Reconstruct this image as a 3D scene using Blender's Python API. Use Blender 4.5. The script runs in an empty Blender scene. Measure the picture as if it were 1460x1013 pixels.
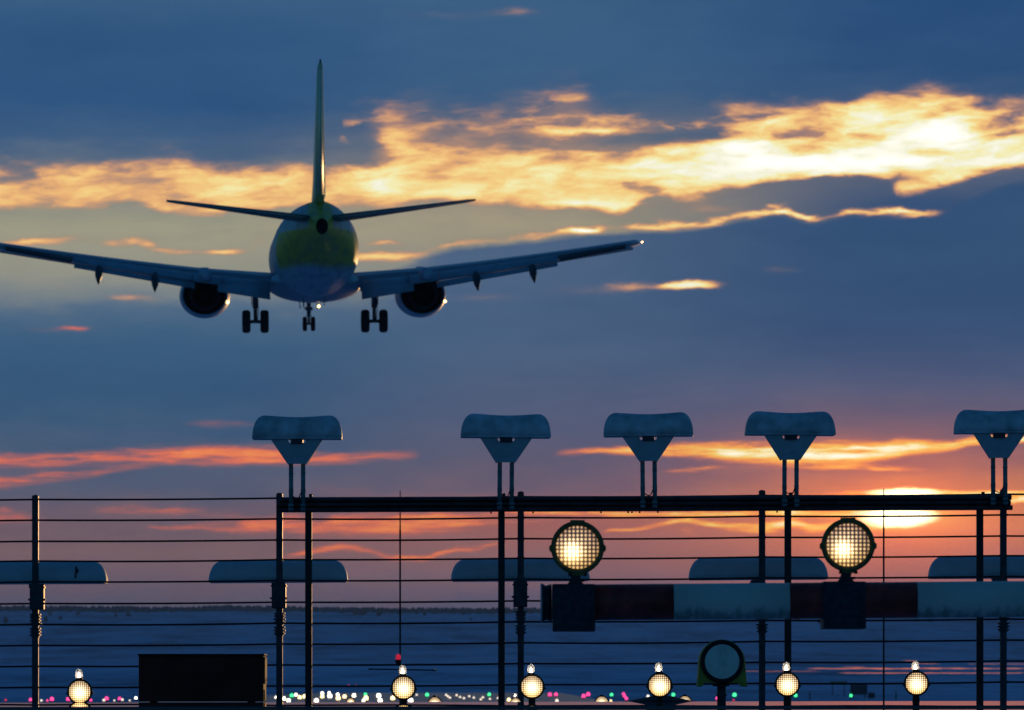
import bpy, bmesh, math, random
from mathutils import Vector, Matrix, noise as mnoise
R = math.radians
SC = bpy.context.scene
COL = SC.collection

# ------------------------------------------------------------------ camera
F = 6880.0            # focal length in photo pixels (photo 1460 x 1013)
HZ = 975.0            # row of the level line of sight
EYE = 1.7
cam_data = bpy.data.cameras.new('camera')
cam = bpy.data.objects.new('camera', cam_data); COL.objects.link(cam)
cam.location = (0, 0, EYE); cam.rotation_euler = (R(90), 0, 0)
cam_data.sensor_width = 36; cam_data.lens = 36 * F / 1460
cam_data.shift_y = (HZ - 506.5) / 1460
cam_data.clip_start = 0.5; cam_data.clip_end = 60000
cam_data.dof.use_dof = True; cam_data.dof.focus_distance = 34; cam_data.dof.aperture_fstop = 11
SC.camera = cam
SC.render.resolution_x = 1024; SC.render.resolution_y = 710
SC.view_settings.view_transform = 'Standard'; SC.view_settings.look = 'None'
SC.view_settings.exposure = 0; SC.view_settings.gamma = 1

def at(px, py, Y):
    return Vector(((px - 730) * Y / F, Y, EYE + (HZ - py) * Y / F))
def S(r, g, b):
    f = lambda c: (c / 255 / 12.92) if c / 255 <= .04045 else ((c / 255 + .055) / 1.055) ** 2.4
    return (f(r), f(g), f(b), 1)

# ------------------------------------------------------------------ world: dusk sky
SUN_AZ = math.atan((1280 - 730) / F); SUN_EL = math.atan((HZ - 737) / F)
W = bpy.data.worlds.new('World'); SC.world = W; W.use_nodes = True
nt = W.node_tree; nt.nodes.clear()
W.cycles.sampling_method = 'MANUAL'; W.cycles.sample_map_resolution = 1024

class V:                                   # tiny expression layer over shader math nodes
    def __init__(s, sock): s.k = sock
    def __add__(a, b): return M('ADD', a, b)
    __radd__ = __add__
    def __sub__(a, b): return M('SUBTRACT', a, b)
    def __rsub__(a, b): return M('SUBTRACT', b, a)
    def __mul__(a, b): return M('MULTIPLY', a, b)
    __rmul__ = __mul__
    def __truediv__(a, b): return M('DIVIDE', a, b)
TREE = nt
def M(op, *ins, clamp=False):
    n = TREE.nodes.new('ShaderNodeMath'); n.operation = op; n.use_clamp = clamp
    for i, x in enumerate(ins):
        if isinstance(x, V): TREE.links.new(x.k, n.inputs[i])
        else: n.inputs[i].default_value = float(x)
    return V(n.outputs[0])
def sstep(x, a, b):                         # smoothstep from a to b
    n = TREE.nodes.new('ShaderNodeMapRange'); n.interpolation_type = 'SMOOTHSTEP'
    TREE.links.new(x.k, n.inputs[0]); n.inputs[1].default_value = a; n.inputs[2].default_value = b
    return V(n.outputs[0])
def curve(x, pts, x0=-730.0, x1=2190.0, scale=1100.0, smooth=True):
    n = TREE.nodes.new('ShaderNodeFloatCurve'); c = n.mapping.curves[0]
    pts = sorted(pts)
    P = [((px - x0) / (x1 - x0), py / scale) for px, py in pts]
    P = [(0.0, P[0][1])] + P + [(1.0, P[-1][1])]
    while len(c.points) < len(P): c.points.new(.5, .5)
    for p, q in zip(c.points, P): p.location = q; p.handle_type = 'AUTO_CLAMPED' if smooth else 'VECTOR'
    n.mapping.update()
    TREE.links.new(((x - x0) / (x1 - x0)).k, n.inputs[1])
    return V(n.outputs[0]) * scale
def comb(x, y, z=0.0):
    n = TREE.nodes.new('ShaderNodeCombineXYZ')
    for i, q in enumerate((x, y, z)):
        if isinstance(q, V): TREE.links.new(q.k, n.inputs[i])
        else: n.inputs[i].default_value = q
    return n.outputs[0]
def noise(vec, scale=1.0, detail=4.0, rough=.55):
    n = TREE.nodes.new('ShaderNodeTexNoise'); TREE.links.new(vec, n.inputs['Vector'])
    n.inputs['Scale'].default_value = scale; n.inputs['Detail'].default_value = detail; n.inputs['Roughness'].default_value = rough
    return V(n.outputs[0])
def ramp(x, stops, x0=0.0, x1=1.0, interp='LINEAR'):
    n = TREE.nodes.new('ShaderNodeValToRGB'); cr = n.color_ramp; cr.interpolation = interp
    st = [((p - x0) / (x1 - x0), c) for p, c in stops]
    cr.elements[0].position = st[0][0]; cr.elements[0].color = st[0][1]
    cr.elements[1].position = st[1][0]; cr.elements[1].color = st[1][1]
    for p, c in st[2:]:
        e = cr.elements.new(p); e.color = c
    TREE.links.new(((x - x0) / (x1 - x0)).k, n.inputs[0])
    return n.outputs[0]
def mix(f, a, b, mode='MIX'):
    n = TREE.nodes.new('ShaderNodeMix'); n.data_type = 'RGBA'; n.blend_type = mode; n.clamp_factor = True
    if isinstance(f, V): TREE.links.new(f.k, n.inputs[0])
    else: n.inputs[0].default_value = f
    for i, q in ((6, a), (7, b)):
        if isinstance(q, tuple): n.inputs[i].default_value = q
        else: TREE.links.new(q, n.inputs[i])
    return n.outputs[2]

tc = nt.nodes.new('ShaderNodeTexCoord')
sep = nt.nodes.new('ShaderNodeSeparateXYZ'); nt.links.new(tc.outputs['Generated'], sep.inputs[0])
dx, dy, dz = (V(sep.outputs[i]) for i in range(3))
az = M('ARCTAN2', dx, dy); el = M('ARCSINE', dz)
u = az * F + 730.0                     # azimuth and elevation of the sky, in units of 1/6880 rad
v = HZ - el * F
nA = (noise(comb(u / 120.0, v / 46.0, 3.1), 1.0, 3.0, .5) - .5) * 2.4
nB = (noise(comb(u / 44.0, v / 15.0, 9.7), 1.0, 3.0, .56) - .5) * 2.4
nC = (noise(comb((u + nB * 26.0) / 70.0, (v + nA * 14.0 + u * .05) / 19.0, 21.3), 1.0, 5.0, .56) - .5) * 2.6
nD = (noise(comb(u / 260.0, v / 60.0, 41.0), 1.0, 4.0, .55) - .5) * 2.2
vw = v + nA * 15.0 + nB * 10.0 + nC * 5.0
nE = (noise(comb((u + nA * 40.0) / 150.0, (v + u * .06) / 34.0, 61.7), 1.0, 5.0, .6) - .5) * 2.6
vf = v + nA * 4.5 + nB * 4.5           # gently warped rows for thin streaks
uf = u + nA * 22.0 + nB * 12.0

LB = [(-1500,S(40,70,115)),(-300,S(46,80,122)),(0,S(60,97,134)),(50,S(48,87,130)),(150,S(48,88,132)),(215,S(66,96,132)),(250,S(100,115,132)),(290,S(150,150,136)),
      (330,S(164,160,136)),(395,S(152,152,140)),(425,S(120,132,140)),(455,S(76,106,136)),(490,S(60,97,132)),(545,S(54,91,128)),(600,S(62,94,128)),
      (640,S(76,97,126)),(700,S(90,98,122)),(740,S(122,100,112)),(790,S(134,105,108)),(830,S(124,101,113)),(865,S(104,98,120)),(985,S(90,95,120))]
CB = [(-1500,S(40,70,115)),(-300,S(50,84,124)),(0,S(60,97,134)),(80,S(60,97,135)),(140,S(60,95,133)),(200,S(96,108,126)),(260,S(150,140,126)),(330,S(166,156,132)),
      (390,S(140,142,138)),(430,S(84,107,134)),(480,S(71,100,132)),(600,S(80,96,127)),(660,S(92,95,120)),(705,S(112,98,116)),(740,S(172,106,98)),
      (790,S(156,110,110)),(830,S(138,108,118)),(862,S(104,98,124)),(985,S(95,95,122))]
RB = [(-1500,S(40,70,115)),(-300,S(40,72,114)),(0,S(42,80,125)),(100,S(45,82,126)),(150,S(62,90,128)),(250,S(88,100,124)),(300,S(54,82,121)),(400,S(50,83,124)),
      (490,S(58,88,127)),(560,S(72,93,126)),(615,S(100,96,116)),(660,S(140,104,106)),(700,S(190,125,92)),(750,S(205,128,95)),(800,S(178,116,106)),
      (830,S(160,113,116)),(862,S(138,110,120)),(985,S(120,100,120))]
vb = v + nD * 34.0 + nA * 14.0 + nB * 7.0
bl = ramp(vb, LB, -1500, 985); bc = ramp(vb, CB, -1500, 985); br = ramp(vb, RB, -1500, 985)
base = mix(sstep(u, 250, 760), bl, bc)
base = mix(sstep(u, 820, 1290), base, br)

# slate cloud deck under the bright belt, right half
deck_top = curve(u, [(430,470),(520,402),(590,372),(640,356),(760,342),(850,333),(905,330),(1030,321),(1060,314),(1110,306),(1165,318),(1210,309),(1330,313),(1380,285),(1460,262),(1700,250)])
deck = sstep(vf - deck_top, -2.0, 10.0) * sstep(v, 560.0, 430.0) * sstep(u, 500.0, 640.0)
deck_c = mix(sstep(u, 700, 1250), S(74,100,133), S(51,83,122))
base = mix(deck * .97, base, deck_c)

# ---- heat of the sunlit clouds, upper part of the sky
A_top = curve(u, [(-300,250),(0,246),(100,249),(190,244),(260,236),(340,246),(430,252),(470,240),(492,178),(520,160),(590,154),(650,168),(720,168),(775,148),(815,136),(850,160),(900,178),(960,182),(1040,166),(1110,160),(1180,160),(1270,152),(1330,138),(1370,142),(1410,160),(1460,158),(1700,170)])
A_bot = curve(u, [(-300,310),(0,312),(70,305),(120,308),(190,297),(240,312),(310,311),(400,305),(470,302),(560,303),(640,290),(720,298),(800,300),(850,302),(885,306),(930,288),(985,290),(1050,277),(1110,262),(1180,262),(1262,268),(1285,286),(1340,270),(1400,258),(1460,250),(1700,240)])
wide = curve(u, [(0,30),(300,32),(470,40),(600,46),(800,60),(1000,44),(1200,34),(1340,28),(1460,34)])
dt = (vw - A_top) / wide
db = A_bot - vf + nC * 4.0
bandA = sstep(dt, -.85, .50) * sstep(db, -8.0, 13.0)
gain = curve(u, [(-300,60),(0,66),(150,64),(300,74),(440,76),(520,78),(640,72),(760,82),(900,92),(1050,104),(1200,108),(1330,112),(1420,106),(1460,98),(1700,70)]) / 100.0
core_y = curve(u, [(0,285),(150,275),(300,270),(450,275),(560,262),(700,258),(850,262),(950,245),(1050,238),(1150,238),(1250,238),(1330,212),(1400,222),(1460,225)])
core = M('EXPONENT', -1.0 * ((vw - core_y) / 40.0) * ((vw - core_y) / 40.0))
H = bandA * gain * (.54 + core * .36 + nC * .52 + nE * .40 - nA * .10)

def blob(x, y, a, b, amp, U=uf, Vv=vf, tilt=0.0):
    p = (U - x) / a; q = (Vv - y - (U - x) * tilt) / b if tilt else (Vv - y) / b
    return M('EXPONENT', -1.0 * (p * p + q * q)) * amp
def total(lst):
    s = lst[0]
    for q in lst[1:]: s = s + q
    return s
# dark gaps inside the belt
holes = total([blob(850,158,90,20,.34), blob(770,172,50,16,.12), blob(985,172,60,10,.4), blob(935,198,95,11,1.05,uf,vf,-.05), blob(1010,190,46,9,.5), blob(860,208,50,9,.5), blob(800,206,60,12,.30), blob(880,228,70,10,.28), blob(980,205,30,12,.3), blob(1130,220,44,10,.34), blob(1165,200,60,9,.34), blob(1400,200,40,14,.3), blob(1420,255,50,9,.35), blob(1300,262,40,6,.3), blob(515,205,24,40,.9), blob(480,225,40,30,.55), blob(545,232,14,18,.35), blob(935,276,22,13,.75), blob(905,268,16,7,.4),
               blob(1160,272,70,9,.7), blob(1180,258,60,6,.35), blob(1230,268,50,10,.55), blob(1060,280,60,10,.6), blob(1150,210,55,14,.28), blob(1190,190,40,8,.25), blob(752,254,12,6,.3), blob(660,205,26,16,.35),
               blob(1440,180,34,15,.5), blob(70,290,24,8,.3), blob(30,260,30,8,.4), blob(255,283,24,6,.35), blob(700,200,60,14,.22), blob(620,250,50,8,.12)])
gap = M('MINIMUM', 1.0, total([blob(935,199,95,9,.9,uf,vf,-.05), blob(1010,191,44,8,.4), blob(506,212,34,44,1.0), blob(488,190,20,40,.8), blob(1180,270,90,9,.9), blob(935,277,22,11,.6), blob(1440,182,34,14,.5)]))
soft = sstep((v - A_top + nA * 9.0) / wide, -.75, .75) * sstep(A_bot - vf, -10.0, 16.0)
H = M('MAXIMUM', H - holes * (.72 - nC * .45), soft * (.30 + nC * .16 + nE * .10) * (1.0 - gap))
# white hot knots
H = H + bandA * total([blob(1345,198,52,18,.40), blob(1300,236,60,12,.34), blob(1180,237,100,9,.34), blob(1060,234,80,9,.28), blob(900,250,110,11,.22), blob(830,290,50,10,.25), blob(540,258,30,24,.3), blob(835,190,78,4.5,.42), blob(1050,215,60,16,.25), blob(1240,185,70,18,.25), blob(1100,185,60,12,.15), blob(640,272,80,12,.18), blob(560,200,30,30,.12), blob(980,292,50,7,.3)])
# thin bright edges along the deck, cloudlets below the belt
edge_d = vf - deck_top
rim = M('EXPONENT', -1.0 * ((edge_d + 3.5 + nB * 2.0) / (5.6 + nA * 3.0)) * ((edge_d + 3.5 + nB * 2.0) / (5.6 + nA * 3.0)))
rim_gain = curve(u, [(560,0),(625,34),(650,50),(700,50),(760,62),(850,76),(880,30),(905,76),(1000,86),(1022,82),(1045,60),(1075,95),(1120,110),(1155,90),(1180,40),(1210,80),(1290,95),(1330,50),(1350,12),(1400,0)]) / 100.0
H = H + rim * rim_gain * (.74 + nC * .85 + nB * .3)
H = H + (1.0 + nC * .55 + nB * .3) * total([blob(75,349,46,7,.52,uf,vf,-.06), blob(25,352,40,6,.3), blob(155,349,16,6,.40), blob(195,349,26,6,.44,uf,vf,-.08), blob(218,354,12,5,.4), blob(248,362,28,5,.42), blob(318,362,34,5,.52), blob(365,345,12,12,.22), blob(545,348,30,4,.48), blob(552,366,48,8,.66), blob(520,372,30,8,.3),
               blob(190,428,34,5,.40), blob(835,331,18,5,.5),
               blob(988,407,30,5,1.0,uf,vf,-.03), blob(955,410,22,4,.6), blob(905,411,30,8,.34), blob(840,416,70,8,.16), blob(1110,387,34,6,.14), blob(690,427,60,7,.16), blob(735,23,36,6,.22), blob(640,28,90,8,.10), blob(1010,300,60,8,.25)])
Hn = M('MINIMUM', H, 1.35)
up_ramp = ramp(Hn, [(0,S(120,112,122)),(.18,S(176,138,116)),(.36,S(228,162,116)),(.52,S(250,186,120)),(.72,S(255,220,140)),(.9,S(255,246,182)),(1.06,S(255,253,228)),(1.35,(1.25,1.2,1.08,1))], 0, 1.35)
base = mix(1.0, base, comb(1.0 + nD * .20 + nA * .06 + nC * .07, 1.0 + nD * .13 + nA * .04 + nC * .05, 1.0 + nD * .08 + nA * .02 + nC * .03), 'MULTIPLY')
sky = mix(sstep(Hn, .0, .66), base, up_ramp)

# ---- lower sky: salmon and gold streaks near the horizon
vg = v + nA * 2.5 + nB * 3.0 + nC * 2.5
def streak(pts, halfw, gains, sharp=1.0, U=u, Vv=vg):
    c = curve(U, pts); g = curve(U, gains) / 100.0; w = curve(U, halfw)
    d = (Vv - c) / w
    return M('EXPONENT', -1.0 * M('POWER', M('ABSOLUTE', d), 1.0 + sharp)) * g
vs = v + nA * 7.0 + nB * 6.0 + nC * 3.0
L = [streak([(-200,668),(0,660),(100,657),(200,651),(300,650),(400,650),(480,655),(585,650),(700,655)], [(0,11),(150,10),(300,14),(420,13),(520,9),(585,9)], [(-400,40),(0,56),(100,54),(230,66),(320,78),(400,74),(470,56),(520,44),(560,48),(592,22),(615,0)]),
     streak([(0,690),(60,684),(130,676),(200,668)], [(0,9),(200,6)], [(-200,52),(0,58),(100,50),(180,30),(260,0)]),
     streak([(760,652),(800,646),(860,643),(900,643),(960,643),(1060,646),(1130,648),(1200,648),(1290,641),(1350,638),(1400,630),(1460,630)], [(800,5),(900,7),(960,10),(1060,14),(1130,15),(1200,17),(1260,13),(1330,9),(1400,6)], [(775,0),(805,44),(860,62),(900,76),(960,98),(1060,112),(1200,122),(1290,112),(1380,98),(1430,95),(1460,100),(1700,30)], 1.6),
     streak([(900,676),(960,672),(1020,670),(1150,668),(1315,669),(1400,671)], [(900,4),(1460,4)], [(930,0),(960,34),(1000,44),(1025,32),(1060,14),(1120,22),(1170,40),(1230,34),(1250,80),(1275,86),(1290,58),(1308,66),(1325,20),(1345,0)]),
     streak([(1100,708),(1200,706),(1300,704),(1460,706)], [(1100,4),(1240,6),(1290,8),(1340,6),(1460,7)], [(1040,0),(1150,40),(1230,80),(1260,140),(1320,140),(1350,105),(1400,98),(1460,96),(1600,60)], 2.0),
     streak([(1380,716),(1460,716)], [(1380,4),(1460,5)], [(1410,0),(1435,82),(1500,90)]),
     streak([(0,738),(60,742)], [(0,13),(60,8)], [(-300,30),(-60,40),(0,46),(60,24),(95,0)], 1.0, u, vs),
     streak([(150,728),(280,730),(400,745)], [(150,6),(280,8),(400,7)], [(105,0),(160,34),(230,44),(300,30),(350,14),(410,0)], 1.0, u, vs),
     streak([(200,752),(330,752),(420,748),(560,752),(640,748),(740,742)], [(200,5),(330,9),(420,16),(560,17),(640,14),(740,9)], [(180,0),(230,34),(330,48),(410,60),(500,66),(600,66),(690,58),(740,36),(800,20),(860,0)], 1.2, u, vs),
     streak([(380,800),(430,790),(490,781),(520,785),(550,793),(600,797),(630,788),(655,782),(680,782),(705,776),(760,770)], [(380,6),(600,5),(760,4)], [(370,0),(410,42),(470,60),(520,56),(560,64),(610,70),(650,68),(700,52),(730,18),(780,24),(830,30),(870,0)]),
     streak([(700,730),(850,732),(1000,733),(1250,733)], [(700,5),(1250,6)], [(640,0),(720,52),(800,74),(900,78),(1000,86),(1100,92),(1250,100),(1300,80),(1380,30),(1450,0)]),
     streak([(830,768),(870,757),(900,756),(940,748),(975,742),(1000,746),(1040,752),(1080,755),(1110,752),(1130,748),(1160,754),(1200,750),(1300,752)], [(830,4),(1000,5),(1130,8),(1200,8)], [(840,0),(870,64),(920,86),(1000,92),(1060,84),(1120,98),(1180,92),(1240,96),(1300,70),(1360,0)]),
     streak([(300,607),(340,607)], [(300,6),(340,6)], [(220,0),(300,20),(340,22),(400,0)]),
     blob(105,470,24,4,.5,uf,vf), blob(60,474,30,4,.2), blob(985,760,16,7,.5), blob(1430,650,50,8,.15), blob(330,820,80,6,.14), blob(600,735,60,5,.4)]
nF = (noise(comb((u + nB * 14.0) / 85.0, (v + nA * 5.0 + u * .02) / 8.5, 77.0), 1.0, 5.0, .6) - .5) * 2.6
HL = total(L) * (.86 + nC * .30 + nF * .85 + nB * .12)
HLn = M('MINIMUM', M('MAXIMUM', HL, 0.0), 1.35)
warm = curve(u, [(-700,0),(500,10),(760,30),(900,62),(1060,100),(2000,100)]) / 100.0
low_red = ramp(HLn, [(0,S(130,104,112)),(.25,S(196,112,100)),(.5,S(240,118,90)),(.75,S(255,140,86)),(1.0,S(255,180,100)),(1.35,S(255,220,140))], 0, 1.35)
low_gold = ramp(HLn, [(0,S(150,108,108)),(.25,S(214,126,96)),(.5,S(252,156,86)),(.72,S(255,190,92)),(.9,S(255,224,120)),(1.05,S(255,248,190)),(1.35,(1.3,1.2,.95,1))], 0, 1.35)
low = mix(warm, low_red, low_gold)
sky = mix(sstep(HLn, .0, .66), sky, low)

# ---- the sun behind its gap in the cloud, and its aureole
def ell(x, y, a, b):
    p = (u - x) / a; q = (v - y) / b
    return M('SQRT', p * p + q * q)
g1 = M('EXPONENT', -1.0 * ell(1282,734,80,34)); g2 = M('EXPONENT', -1.0 * ell(1282,732,190,66))
sky = mix(1.0, sky, mix(1.0, S(255,98,26), comb(g2 * .52 + g1 * 1.0, g2 * .52 + g1 * 1.0, g2 * .52 + g1 * 1.0), 'MULTIPLY'), 'ADD')
vsun = v + nB * 5.0
pp = (u - 1280.0) / 49.0; qq = (vsun - 738.0 + (u - 1280.0) * .02) / 13.5
disc = sstep(M('SQRT', pp * pp + qq * qq), 1.35, .55)
pp = (u - 1288.0) / 44.0; qq = (vsun - 704.0) / 5.5
disc2 = sstep(M('SQRT', pp * pp + qq * qq), 1.5, .4)
disc = M('MAXIMUM', disc, disc2 * .7)
halo = M('EXPONENT', -1.0 * ell(1290, 738, 40, 9)) * 1.3
sky = mix(M('MINIMUM', halo, 1.0), sky, (1.25, .72, .16, 1))
sky = mix(disc, sky, (4.0, 3.4, 1.9, 1))

# ---- plain dusk sky (Nishita) away from the sunset quarter
ns = nt.nodes.new('ShaderNodeTexSky'); ns.sky_type = 'NISHITA'; ns.sun_disc = False
ns.sun_elevation = SUN_EL; ns.sun_rotation = SUN_AZ; ns.air_density = 1.2; ns.dust_density = .6; ns.ozone_density = 4
STR = .1
blue = mix(1.0, ns.outputs[0], (.46, 1.46, 1.90, 1), 'MULTIPLY')
aaz = M('ABSOLUTE', az)
front = sstep(aaz, .40, .17) * sstep(el, .30, .155)
hi = nt.nodes.new('ShaderNodeVectorMath'); hi.operation = 'SCALE'; nt.links.new(sky, hi.inputs[0]); hi.inputs[3].default_value = 1 / STR
final = mix(front, blue, hi.outputs[0])
bg = nt.nodes.new('ShaderNodeBackground'); bg.inputs[1].default_value = STR
nt.links.new(final, bg.inputs[0])
wo = nt.nodes.new('ShaderNodeOutputWorld'); nt.links.new(bg.outputs[0], wo.inputs[0])

# ------------------------------------------------------------------ sun
sd = bpy.data.lights.new('sun', 'SUN'); sd.energy = 1.0; sd.angle = R(.6); sd.color = (1, .55, .2)
sun = bpy.data.objects.new('sun', sd); COL.objects.link(sun)
sv = Vector((math.sin(SUN_AZ) * math.cos(SUN_EL), math.cos(SUN_AZ) * math.cos(SUN_EL), math.sin(SUN_EL)))
sun.rotation_euler = sv.to_track_quat('Z', 'Y').to_euler(); sun.location = (40, 60, 40)
#SKYEND
# ------------------------------------------------------------------ materials
def mat(name, color, rough=.6, metal=0.0, var=.12, scale=30.0, spec=.5, bump=0.0, tint=None):
    m = bpy.data.materials.new(name); m.use_nodes = True
    t = m.node_tree; b = t.nodes['Principled BSDF']
    n = t.nodes.new('ShaderNodeTexNoise'); c = t.nodes.new('ShaderNodeNewGeometry')
    n.inputs['Scale'].default_value = scale; n.inputs['Detail'].default_value = 5
    t.links.new(c.outputs['Position'], n.inputs['Vector'])
    r_ = t.nodes.new('ShaderNodeValToRGB')
    lo = tuple(max(0, q * (1 - var)) for q in color[:3]) + (1,); hi = tuple(min(1, q * (1 + var)) for q in color[:3]) + (1,)
    if tint: lo = tuple(tint[:3]) + (1,)
    r_.color_ramp.elements[0].position = .32; r_.color_ramp.elements[1].position = .68
    r_.color_ramp.elements[0].color = lo; r_.color_ramp.elements[1].color = hi
    t.links.new(n.outputs[0], r_.inputs[0]); t.links.new(r_.outputs[0], b.inputs['Base Color'])
    b.inputs['Roughness'].default_value = rough; b.inputs['Metallic'].default_value = metal
    b.inputs['Specular IOR Level'].default_value = spec
    if bump:
        bp = t.nodes.new('ShaderNodeBump'); bp.inputs['Strength'].default_value = bump; bp.inputs['Distance'].default_value = .01
        t.links.new(n.outputs[0], bp.inputs['Height']); t.links.new(bp.outputs[0], b.inputs['Normal'])
    return m
def emit(name, color, strength):
    m = bpy.data.materials.new(name); m.use_nodes = True
    b = m.node_tree.nodes['Principled BSDF']
    b.inputs['Base Color'].default_value = (.3, .3, .3, 1)
    b.inputs['Emission Color'].default_value = tuple(color[:3]) + (1,); b.inputs['Emission Strength'].default_value = strength
    return m

# ------------------------------------------------------------------ mesh helpers
def box(bm, c, s, rot=None, bev=0.0):
    r_ = bmesh.ops.create_cube(bm, size=1.0)
    vs = r_['verts']
    bmesh.ops.scale(bm, vec=Vector(s), verts=vs)
    if bev:
        es = list({e for q in vs for e in q.link_edges})
        rr = bmesh.ops.bevel(bm, geom=es, offset=bev, segments=2, affect='EDGES', profile=.6)
        vs = list({q for f in rr['faces'] for q in f.verts} | {q for q in vs if q.is_valid})
    if rot: bmesh.ops.rotate(bm, cent=(0, 0, 0), matrix=rot, verts=vs)
    bmesh.ops.translate(bm, vec=Vector(c), verts=vs)
def tube(bm, a, b, r1, r2=None, seg=14, caps=True):
    a = Vector(a); b = Vector(b); r2 = r1 if r2 is None else r2
    d = (b - a).normalized(); q = d.to_track_quat('Z', 'Y').to_matrix()
    ring = []
    for p, r_ in ((a, r1), (b, r2)):
        ring.append([bm.verts.new(p + q @ Vector((math.cos(2 * math.pi * i / seg) * r_, math.sin(2 * math.pi * i / seg) * r_, 0))) for i in range(seg)])
    for i in range(seg):
        f = bm.faces.new((ring[0][i], ring[0][(i + 1) % seg], ring[1][(i + 1) % seg], ring[1][i])); f.smooth = True
    if caps:
        bm.faces.new(ring[0][::-1]); bm.faces.new(ring[1])
def path(bm, pts, r_, seg=8):
    for a, b in zip(pts, pts[1:]): tube(bm, a, b, r_, seg=seg)
def lathe(bm, prof, seg=40, axis='Y', c=(0, 0, 0), smooth=True, cap=True, sx=1.0, sz=1.0):
    """prof: list of (radius, along) ; revolved about the axis through c"""
    rings = []
    for r_, h in prof:
        rg = []
        for i in range(seg):
            a = 2 * math.pi * i / seg
            if axis == 'Y': p = (math.cos(a) * r_ * sx, h, math.sin(a) * r_ * sz)
            elif axis == 'Z': p = (math.cos(a) * r_, math.sin(a) * r_, h)
            else: p = (h, math.cos(a) * r_, math.sin(a) * r_)
            rg.append(bm.verts.new(Vector(c) + Vector(p)))
        rings.append(rg)
    for A, B in zip(rings, rings[1:]):
        for i in range(seg):
            f = bm.faces.new((A[i], A[(i + 1) % seg], B[(i + 1) % seg], B[i])); f.smooth = smooth
    for rg, pr in ((rings[0], prof[0]), (rings[-1], prof[-1])):
        if cap and pr[0] > 1e-6: bm.faces.new(rg if rg is rings[-1] else rg[::-1])
def loft(bm, rings, caps=True, smooth=True):
    vr = [[bm.verts.new(p) for p in rg] for rg in rings]
    n = len(vr[0])
    for A, B in zip(vr, vr[1:]):
        for i in range(n):
            f = bm.faces.new((A[i], A[(i + 1) % n], B[(i + 1) % n], B[i])); f.smooth = smooth
    if caps:
        bm.faces.new(vr[0][::-1]); bm.faces.new(vr[-1])
def prism(bm, outline, y0, y1):
    """outline: (x, z) polygon extruded along y"""
    A = [bm.verts.new((x, y0, z)) for x, z in outline]; B = [bm.verts.new((x, y1, z)) for x, z in outline]
    n = len(A)
    for i in range(n): bm.faces.new((A[i], A[(i + 1) % n], B[(i + 1) % n], B[i]))
    bm.faces.new(A[::-1]); bm.faces.new(B)
def new(): return bmesh.new()
def obj(name, bm, m, parent=None, loc=None):
    bmesh.ops.remove_doubles(bm, verts=bm.verts, dist=1e-6)
    bmesh.ops.recalc_face_normals(bm, faces=bm.faces)
    me = bpy.data.meshes.new(name); bm.to_mesh(me); bm.free()
    for q in (m if isinstance(m, (list, tuple)) else [m]): me.materials.append(q)
    o = bpy.data.objects.new(name, me); COL.objects.link(o)
    if parent is not None: o.parent = parent
    if loc is not None: o.location = loc
    return o
def tag(o, label=None, cat=None, group=None, kind=None):
    if label: o['label'] = label
    if cat: o['category'] = cat
    if group: o['group'] = group
    if kind: o['kind'] = kind
    return o
def thing(name, label, cat, loc=(0, 0, 0), group=None):
    o = bpy.data.objects.new(name, None); COL.objects.link(o); o.location = loc; o.empty_display_size = .2
    return tag(o, label, cat, group)
def dup(root, loc, label=None):
    r_ = root.copy(); COL.objects.link(r_); r_.location = loc
    if label: r_['label'] = label
    for ch in root.children:
        c = ch.copy(); COL.objects.link(c); c.parent = r_
        for g in ch.children:
            d = g.copy(); COL.objects.link(d); d.parent = c
    return r_

M_steel = mat('painted_steel', (.035, .05, .06), .5, .3, .35, 14)
M_dark = mat('dark_steel', (.03, .02, .02), .55, .3, .35, 12)
M_brown = mat('brown_steel_rail', (.075, .035, .035), .55, .2, .45, 8)
M_wire = mat('wire', (.015, .014, .02), .5, .6, .1, 8)
M_radome = mat('white_glassfibre', (.62, .68, .70), .6, 0, .07, 9, .5, .05)
M_radome2 = mat('weathered_glassfibre', (.72, .76, .78), .55, 0, .10, 9, .4, .10, (.42, .47, .47))
M_plate = mat('pale_grey_plate', (.42, .47, .50), .5, .1, .1, 12)
M_green = mat('green_grey_pipe', (.16, .24, .24), .5, .2, .2, 20)
M_black = mat('black_panel', (.13, .03, .022), .7, 0, .3, 5, .15)
M_olive = mat('olive_housing', (.16, .11, .02), .45, .2, .3, 25)
M_yel = mat('yellow_housing', (.42, .38, .05), .5, 0, .15, 16)
M_rubber = mat('black_rubber', (.012, .012, .013), .8, 0, .2, 20)

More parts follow.
